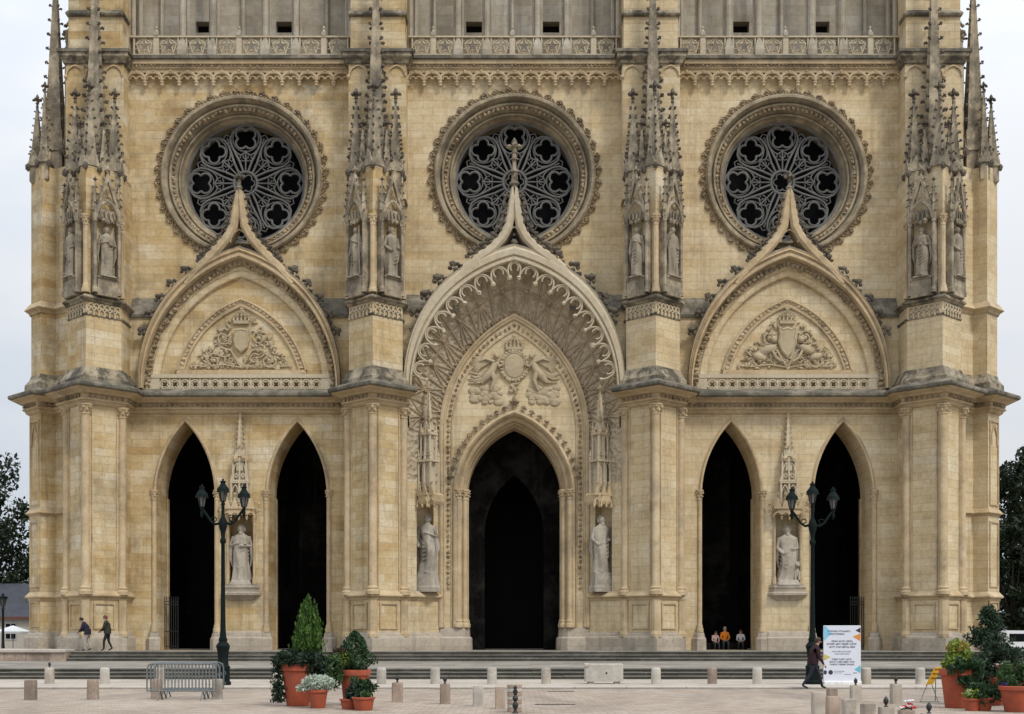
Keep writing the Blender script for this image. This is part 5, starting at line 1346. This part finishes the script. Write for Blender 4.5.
# right cluster
r=planter(957,708,.27,.38,.92,'large terracotta pot with a yellow green shrub and orange tips')
plant(r,'shrub',clumps((0,0,1.22),(.36,.34,.30),26,70,.17),.06,'lime',elong=1.7,upright=.4)
plant(r,'orange_tips',clumps((.02,-.1,1.4),(.26,.2,.14),8,22,.12),.05,'orange',elong=1.7,upright=.6)
plant(r,'trailing_leaves',clumps((.1,-.3,.86),(.42,.2,.34),30,70,.12),.05,'ball',elong=2.6,droop=1.2)
r=planter(966.5,710,.14,.185,.28,'small terracotta pot with lime leaves and tiny flowers',-.35)
plant(r,'lime_leaves',inball((.06,0,.36),(.26,.2,.16),260,shell=.1),.06,'lime',elong=2,upright=.5); plant(r,'tiny_flowers',inball((-.08,-.05,.42),(.1,.1,.08),30,shell=0),.045,'silver',elong=1)
r=planter(996,706,.34,.48,.7,'pot with a broad dark conifer rising above the other plants',.5)
def tiers(n):
    o=[]; R=random.Random(21)
    for b_ in range(95):
        t=R.random()**.85; z=.5+1.75*t; rr=(1.02*(1-t)**.8+.06)*R.uniform(.45,1.25); a=R.uniform(0,2*pi)
        for i in range(n): q=R.random()**.6; o.append((rr*q*cos(a)+R.gauss(0,.05),rr*q*sin(a)+R.gauss(0,.05),z+.22*q*q-.06*q+R.gauss(0,.04)))
    return o
plant(r,'conifer',tiers(60),.05,'conifer',elong=2.6,upright=.5)
k=MB(); k.lathe((0,0,.6),[(.05,0),(.04,1.2),(.012,1.95)],7); o=k.build('trunk',bpy.data.materials['bark']); o.parent=r
plant(r,'dark_foliage',clumps((-.2,-.3,.55),(.5,.3,.5),34,60,.16),.07,'dark',elong=1.8); 
r=planter(1010.5,711,.25,.36,.58,'terracotta pot with a rounded green plant at the right edge',-.35)
plant(r,'leafy_plant',clumps((0,0,.78),(.36,.32,.26),26,60,.14),.06,'mid',elong=1.9,upright=.4); plant(r,'yellow_flowers',inball((.33,-.1,.66),(.08,.1,.06),30,shell=0),.05,'orange',elong=1); 
o=leaves(inball((-.25,-.1,.62),(.14,.1,.05),60,shell=0),.05,1.2).build('violet_flowers',leafmat('violet_petal',(.05,.04,.18),(.14,.10,.35),8)); o.parent=r
r=planter(1021,704,.27,.37,.95,'terracotta pot partly hidden at the far right edge',.6)
plant(r,'leafy_plant',clumps((0,0,1.15),(.33,.3,.25),16,60,.14),.06,'dark',elong=1.9,upright=.4)
r=planter(985,711.,.16,.22,.3,'low pot of dark green leaves between the two front right pots',.1)
plant(r,'leafy_plant',clumps((0,0,.4),(.34,.25,.22),22,60,.12),.06,'ball',elong=2.2,upright=.2)
# ---------------------------------------------------------------- trees, house, parasol, van behind
def tree(px,y,zt,zb,rad,label,seed,nl=9000,trunk=True):
    R=random.Random(seed); x=(px-512)*(CD+y)/F; zg=-.07
    r=empty('broadleaf_tree',(x,y,zg),label,'tree','dark trees beside the church')
    k=MB(); zc=(zt+zb)/2; base=(x,y,zg)
    k.tube([(x,y,zg),(x+.1,y,zg+zb*.4),(x-.1,y,zg+zb*.9),(x,y,zc)],[.42,.33,.28,.16],8)
    tips=[]
    for i in range(9):
        a=2*pi*i/9+R.uniform(-.3,.3); t=R.uniform(.5,1.); e=(x+rad*.7*cos(a)*t,y+rad*.7*sin(a)*t,zc+R.uniform(-.3,.6)*(zt-zb)*.5)
        k.tube([(x,y,zb*.85+R.uniform(0,2)),((x+e[0])/2,(y+e[1])/2,(zb+e[2])/2+.4),e],[.18,.11,.04],6)
    k.build('trunk',plain('tree_bark',(.035,.028,.022),.9,scale=5),r)
    pts=[]; nc=70
    for q in inball((x,y,zc),(rad,rad,(zt-zb)/2),nc,R,.35): pts+=inball(q,rad*R.uniform(.16,.34),int(nl/nc*R.uniform(.5,1.4)),R,.2)
    leaves(pts,.32,1.5,rnd=R).build('crown',L_['tree'],r)
tree(-12,52,18.4,3.2,4.6,'dark leafy tree behind the slate roofed house, left of the church',1)
tree(1032,48,18.6,3.,4.4,'tall dark tree at the right edge, beside the church flank',3,12000)
tree(1012,40,11.5,1.2,2.6,'lower dark tree below the tall one, right of the church flank',4,9000)
tree(1075,52,17,3,5.,'dark tree mostly behind the tall tree at the right edge',5,9000)
y=46; s=sc(y)
M['slate']=plain('slate_roof',(.055,.06,.075),.7,scale=1.5,var=.3); M['render']=plain('cream_render',(.55,.50,.42),.9,scale=.8,var=.1)
xr=(33-512)/s; xl=xr-14; 
r=empty('slate_roofed_house',((xl+xr)/2,y,-.07),'low cream house with a steep grey slate roof, left of the church','house')
ze=CAMH+(HY-617)/s; zt=CAMH+(HY-582)/s
k=MB(); k.box(xl,xr,y,y+7,-.07,ze); k.build('wall',M['render'],r)
k=MB(); k.rings([[(xl-.3,y-.35,ze-.1),(xl-.3,y+3.5,zt),(xl-.3,y+7.35,ze-.1)],[(xr+.3,y-.35,ze-.1),(xr+.3,y+3.5,zt),(xr+.3,y+7.35,ze-.1)]],True,True,True); rf=k.build('roof',M['slate'],r)
k=MB(); k.box(xl-.3,xr+.3,y-.45,y-.35,ze-.2,ze+.02); k.build('gutter_or_shade_strip',plain('rust_gutter',(.16,.06,.035),.6),rf)
k=MB(); k.box(xr-6.5,xr-5.7,y+3,y+3.8,zt-.6,zt+1.2); k.build('chimney',M['render'],rf)
k=MB(); q=(18-512)/s; k.box(q-.25,q+.25,y+1.3,y+1.45,zt-1.9,zt-1.3); k.build('skylight',M['lglass'],rf)
for px in (11.,-30.):
    q=(px-512)/s; k=MB(); k.box(q-.5,q+.5,y-.06,y+.02,1.35,CAMH+(HY-622)/s); wn=k.build('window',plain('window_frame',(.55,.55,.53),.5,bump=0),r)
    k=MB()
    for a in (-.42,.04):
        for b in (0,1): k.box(q+a,q+a+.38,y-.08,y-.062,1.45+b*.7,2.05+b*.7)
    k.build('pane',M['glass'],wn)
y=38; s=sc(y); q=(13-512)/s
r=empty('parasol',(q,y,-.07),'white open parasol before the slate roofed house','parasol')
k=MB(); k.lathe((q,y,2.12),[(1.5,-.25),(1.5,-.07),(.7,.2),(.02,.42)],8,cap=False); k.build('canopy',plain('white_canvas',(.8,.8,.78),.8,bump=0,var=.05),r)
k=MB(); k.lathe((q,y,-.07),[(.25,0),(.25,.08),(.03,.1),(.03,2.55)],8); k.build('pole',M['steel'],r)
y=30; s=sc(y); x0=(1006-512)/s
r=empty('parked_van',(x0+2.2,y,-.07),'white parked van half hidden behind the right hand conifer','van')
k=MB(); k.rings([[(x0+a,y+b,z) for a,z in ((0,.35),(4.6,.35),(4.6,1.1),(4.3,1.25),(3.7,2.05),(.1,2.1),(0,1.9))] for b in (0,.04,1.75,1.8)],True,True,True); k.build('body',plain('white_paint',(.75,.76,.78),.3,bump=0,var=.03),r)
for a,b in ((.25,1.4),(1.55,2.6),(2.75,3.75)): k=MB(); k.box(x0+a,x0+b,y-.012,y-.002,1.25,1.85); k.build('window',M['glass'],r)
for a in (.9,3.7):
    k=MB(); k.lathe((0,0,0),[(.33,-.1),(.36,-.07),(.36,.07),(.33,.1)],16); k.v=[(x+x0+a,z+y+.08,yy+.29) for x,yy,z in k.v]; wh=k.build('wheel',plain('tyre_rubber',(.02,.02,.02),.8),r)
    k=MB(); k.lathe((0,0,0),[(.2,0),(.18,.02)],12); k.v=[(x+x0+a,-z+y-.025,yy+.29) for x,yy,z in k.v]; k.build('rim',M['steel'],wh)
# two iron drain covers in the plaza
for px,py,w,lb in ((555,704.5,.5,'long dark drain grate in the plaza right of the striped bollard'),(561,691.5,.4,'faint drain slot in the plaza below the concrete block')):
    p=grd(px,py); k=MB(); k.box(p[0]-w,p[0]+w,p[1]-.12,p[1]+.12,-.058,-.052); 
    for i in range(8): k.box(p[0]-w+.05+i*w/4,p[0]-w+.09+i*w/4,p[1]-.1,p[1]+.1,-.0535,-.047)
    tag(k.build('drain_grate',M['iron']),lb,'drain grate')
# ---------------------------------------------------------------- people
def body(name,J,E,rad,matof,mats,root):
    """one continuous skin grown over the joints; faces take the material of the nearest bone"""
    names=list(J); me=bpy.data.meshes.new(name); me.from_pydata([J[n] for n in names],[(names.index(a),names.index(b)) for a,b in E],[])
    o=bpy.data.objects.new(name,me); COL.objects.link(o)
    sk=o.modifiers.new('skin','SKIN'); sk.use_smooth_shade=True
    for i,n in enumerate(names):
        r_=rad[n]; me.skin_vertices[0].data[i].radius=r_ if isinstance(r_,tuple) else (r_,r_)
        me.skin_vertices[0].data[i].use_root=(n=='pelvis')
    sb=o.modifiers.new('sub','SUBSURF'); sb.levels=sb.render_levels=2
    dg=bpy.context.evaluated_depsgraph_get(); ev=o.evaluated_get(dg); m2=bpy.data.meshes.new_from_object(ev)
    o.modifiers.clear(); o.data=m2
    m2.materials.clear()
    for m_ in mats: m2.materials.append(m_)
    segs=[(Vector(J[a]),Vector(J[b]),matof(a,b)) for a,b in E]
    for f in m2.polygons:
        c=f.center; best=None
        for a,b,mi in segs:
            d=b-a; t=max(0,min(1,(c-a).dot(d)/max(1e-9,d.length_squared))); q=(c-(a+d*t)).length
            if best is None or q<best[0]: best=(q,mi)
        f.material_index=best[1]; f.use_smooth=True
    o.parent=root
    return o
SKIN=plain('skin',(.42,.25,.17),.6,bump=0,var=.1)
def cloth(n,c): return plain(n,c,.85,scale=9,var=.35,bump=.25)
def person(loc,rz,label,group,h,top,legs,hairc,stride=.3,lean=.05,seated=False,bow=0.,arms=0,coat=False,hat=None):
    """faces +x; loc is the ground (or seat foot) point"""
    root=empty('person',loc,label,'person',group,rz); u=h/1.75
    hip=.92 if not seated else .43
    P=(0,0,hip); C=(lean*.55,0,hip+.28); S=(lean,0,hip+.5); N1=(lean+bow*.05,0,hip+.57); H=(lean+.02+bow*.14,0,hip+.68-bow*.03); T=(lean+.01+bow*.2,0,hip+.79-bow*.08)
    J={'pelvis':P,'waist':C,'chest':S,'neck':N1,'head':H,'crown':T}
    rad={'pelvis':(.13,.17) ,'waist':(.115,.155),'chest':(.115,.18),'neck':.055,'head':(.088,.08),'crown':(.07,.066)}
    if coat: rad['pelvis']=(.18,.21); rad['waist']=(.18,.21); rad['chest']=(.165,.215)
    E=[('pelvis','waist'),('waist','chest'),('chest','neck'),('neck','head'),('head','crown')]
    for q,s_ in (('l',1),('r',-1)):
        d=stride*s_
        if seated:
            J['hip'+q]=(.05,.1*s_,hip-.02); J['knee'+q]=(.45,.13*s_,.46); J['ankle'+q]=(.42+.06*s_,.13*s_,.09); J['toe'+q]=(.58+.06*s_,.14*s_,.035)
        else:
            J['hip'+q]=(d*.08,.095*s_,.84); J['knee'+q]=(d*.55+.06,.1*s_,.48); J['ankle'+q]=(d*1.0-(.05 if d<0 else 0),.1*s_,.09+(.05 if d<0 else 0)); J['toe'+q]=(d*1.0+.15,.11*s_,.04)
        E+=[('pelvis','hip'+q),('hip'+q,'knee'+q),('knee'+q,'ankle'+q),('ankle'+q,'toe'+q)]
        rad['hip'+q]=.095; rad['knee'+q]=.065; rad['ankle'+q]=.045; rad['toe'+q]=(.03,.04)
        a=-stride*.28*s_
        J['sh'+q]=(lean,.17*s_,hip+.47)
        if seated: J['el'+q]=(lean+.05,.24*s_,hip+.2); J['wr'+q]=(lean+.28,.12*s_,hip+.12)
        elif arms==1: J['el'+q]=(lean+.08,.23*s_,hip+.19); J['wr'+q]=(lean+.24,.15*s_,hip+.08)
        else: J['el'+q]=(lean+a*.45-.03,.225*s_,hip+.19); J['wr'+q]=(lean+a+.08,.22*s_,hip-.06)
        E+=[('chest','sh'+q),('sh'+q,'el'+q),('el'+q,'wr'+q)]
        rad['sh'+q]=.07 if not coat else .085; rad['el'+q]=.05 if not coat else .065; rad['wr'+q]=.036
        w_=Vector(J['wr'+q]); dd=(w_-Vector(J['el'+q])).normalized(); J['palm'+q]=tuple(w_+dd*.07); rad['palm'+q]=(.022,.036); E.append(('wr'+q,'palm'+q))
    def matof(a,b):
        if a.startswith('ankle'): return 3
        if b.startswith('palm') or a=='neck' or a=='head': return 2
        if a[:3]=='hip' or a[:4]=='knee' or b[:3]=='hip': return 1
        return 0
    for n in J: J[n]=tuple(c*u for c in J[n])
    for n in rad: rad[n]=tuple(c*u for c in rad[n]) if isinstance(rad[n],tuple) else rad[n]*u
    body('body',J,E,rad,matof,[top,legs,SKIN,M['iron']],root)
    hd=Vector(J['head']); 
    k=MB()
    for q,s_ in (('l',1),('r',-1)):                       # fingers and thumb
        p=Vector(J['palm'+q]); dd=(p-Vector(J['wr'+q])).normalized(); sd=Vector((dd.z,0,-dd.x)); 
        for i in range(4):
            b=p+sd*(.026-.017*i)*u+dd*.02*u; L=(.075,.085,.08,.06)[i]*u
            k.tube([b,b+dd*L*.5+Vector((.006,-.008*s_,0))*u,b+dd*L+Vector((.012,-.028*s_,0))*u],[.0095*u,.009*u,.007*u],5)
        b=p+sd*.03*u-dd*.02*u; k.tube([b,b+sd*.03*u+dd*.03*u,b+sd*.035*u+dd*.06*u],[.012*u,.011*u,.008*u],5)
    o=k.build('fingers',SKIN,None,60); o.parent=root
    k=MB(); f=.088*u
    k.blob(hd+Vector((f+.012*u,0,-.005)),(.02*u,.014*u,.024*u))
    for s_ in (-1,1): k.blob(hd+Vector((0,s_*.083*u,0)),(.022*u,.012*u,.034*u))
    o=k.build('nose_and_ears',SKIN,None,80); o.parent=root
    k=MB()
    for s_ in (-1,1): k.blob(hd+Vector((f-.012*u,s_*.034*u,.022*u)),(.012*u,.014*u,.009*u))
    k.blob(hd+Vector((f-.006*u,0,-.05*u)),(.008*u,.026*u,.006*u))
    o=k.build('eyes_and_mouth',M['iron']); o.parent=root
    k=MB(); c=hd+Vector((-.014*u,0,.045*u)); n=14
    k.rings([[(c.x+rr*1.0*cos(2*pi*i/n)*.108*u+(-.01*u),c.y+rr*sin(2*pi*i/n)*.096*u,c.z+zz_*u+(.02*u if cos(2*pi*i/n)>.5 else -.0)*(1-rr*0)) for i in range(n)] for rr,zz_ in ((.98,-.035),(1.02,.02),(.9,.065),(.55,.092),(.05,.102))],True,False,True)
    k.blob(hd+Vector((-.07*u,0,-.02*u)),(.05*u,.08*u,.075*u))
    o=k.build('hat' if hat else 'hair',hat or hairc,None,60); o.parent=root
    if coat:
        k=MB(); pz=J['pelvis'][2]; k.rings([[(J['pelvis'][0]+a*.17*u*cos(t),a*.21*u*sin(t),pz+z*u) for t in [2*pi*i/14 for i in range(14)]] for z,a in ((.22,.94),(.1,1.0),(.0,1.03),(-.07,1.04),(-.07,.95))],True); o=k.build('coat_skirt',top,None,60); o.parent=root
    return root
HD=plain('dark_hair',(.012,.01,.008),.7); HG=plain('grey_hair',(.30,.29,.27),.7); HB=plain('brown_hair',(.05,.025,.012),.7)
p=grd(813,689.3); 
person((p[0],p[1],-.06),0.15,'man in a maroon jacket and dark trousers striding right past the notice board','people walking before the church',1.66,cloth('maroon_wool',(.026,.005,.009)),cloth('navy_trousers',(.012,.014,.028)),HB,.36,.10,bow=.5,coat=True)
y=-4.2; p=((87.5-512)/sc(y),y,.9); person(p,pi,'stooping walker in a navy jacket and pale trousers on the church platform','people walking before the church',1.70,cloth('navy_jacket',(.014,.012,.03)),cloth('pale_trousers',(.42,.38,.34)),HD,.10,.16,bow=1.1,coat=True,arms=1)
y=-4.2; p=((107.5-512)/sc(y),y,.9); person(p,pi,'walker in a dark green jacket and reddish cap on the church platform','people walking before the church',1.78,cloth('green_jacket',(.03,.032,.022)),cloth('black_trousers',(.018,.016,.016)),HB,.15,.05,bow=.4,coat=True,arms=1,hat=cloth('rust_cap',(.14,.05,.035)))
# visitors seated on a low stone bench inside the right inner doorway
y=2.2; s=sc(y); bxx=((728-512)/s)
k=MB(); k.bbox(bxx-1.35,bxx+1.05,y-.05,y+.45,.9,1.29,.02); tag(k.build('stone_bench',M['porch']),'low dark stone bench under the seated visitors inside a right doorway','bench')
GS='visitors sitting inside the doorway'
W_=cloth('white_shirt',(.62,.62,.66)); D_=cloth('dark_jeans',(.03,.035,.05))
person(((725-512)/s,y+.1,.9),-pi/2,'seated visitor in a bright orange top inside a right doorway',GS,1.75,cloth('orange_top',(.72,.22,.015)),D_,HG,0,.05,True)
person(((715-512)/s,y+.1,.9),-pi/2+.2,'seated visitor in a pale pink top left of the one in orange',GS,1.45,cloth('pale_pink_top',(.50,.36,.34)),D_,HD,0,.12,True,bow=.5)
person(((741-512)/s,y+.1,.9),-pi/2-.15,'seated visitor in a white shirt right of the one in orange',GS,1.55,W_,D_,HB,0,.10,True,bow=.4)
# ---------------------------------------------------------------- world, sun, camera
w=bpy.data.worlds.new('World'); SC.world=w; w.use_nodes=True; nt=w.node_tree; nt.nodes.clear(); N=NT(nt)
EL,AZ=radians(48),radians(40)     # sun behind the viewer, high on the right
sky=N.n('TexSky',sky_type='NISHITA',sun_disc=False,sun_elevation=EL,sun_rotation=radians(180)-AZ,air_density=1.0,dust_density=2.0)
tc=N.n('TexCoord'); D=tc.outputs['Generated']
cl=N.noise(N.scale(D,(1.,1.,2.2)),1.6,5,.55)
cf=N.ramp(cl,[(.30,.8),(.6,1.0)])
cc=N.ramp(cl,[(.38,(.37,.43,.52)),(.60,(.54,.56,.59))])
cc=N.mix(1.0,cc,(10.,10.,10.),'MULTIPLY')
col=N.mix(cf,sky.outputs[0],cc)
sp=N.n('SeparateXYZ'); N.l(D,sp.inputs[0])      # overcast sky: the zenith is brighter than the horizon
zp=N.math('MAXIMUM',sp.outputs[2],0.); fz=N.math('ADD',.88,N.math('ADD',N.math('MULTIPLY',zp,.35),N.math('MULTIPLY',N.math('MULTIPLY',zp,zp),1.45)))
vm=N.n('VectorMath',operation='SCALE'); N.l(col,vm.inputs[0]); N.l(fz,vm.inputs['Scale']); col=vm.outputs[0]
bg=N.n('Background'); N.l(col,bg.inputs[0]); bg.inputs[1].default_value=.105
o=N.n('OutputWorld'); N.l(bg.outputs[0],o.inputs[0])
sd=bpy.data.lights.new('sun','SUN'); sd.energy=1.4; sd.angle=radians(11); sd.color=(1,.95,.87)
so=bpy.data.objects.new('sun',sd); COL.objects.link(so)
v=Vector((sin(AZ)*cos(EL),-cos(AZ)*cos(EL),sin(EL)))     # towards the sun
so.rotation_euler=v.to_track_quat('Z','Y').to_euler(); so.location=v*100
cd=bpy.data.cameras.new('camera'); cam=bpy.data.objects.new('camera',cd); COL.objects.link(cam)
cam.location=(0,-CD,CAMH); cam.rotation_euler=(pi/2,0,0); cd.sensor_width=36; cd.lens=F/1024*36; cd.shift_y=(HY-357)/1024; cd.clip_end=3000; cd.clip_start=.1
SC.camera=cam
vs=SC.view_settings; SC.display_settings.display_device='sRGB'; vs.view_transform='Standard'; vs.look='None'; vs.gamma=1; vs.exposure=.46; vs.use_curve_mapping=False
SC.cycles.use_denoising=True; SC.cycles.max_bounces=6; SC.cycles.diffuse_bounces=3
SC.cycles.use_adaptive_sampling=True
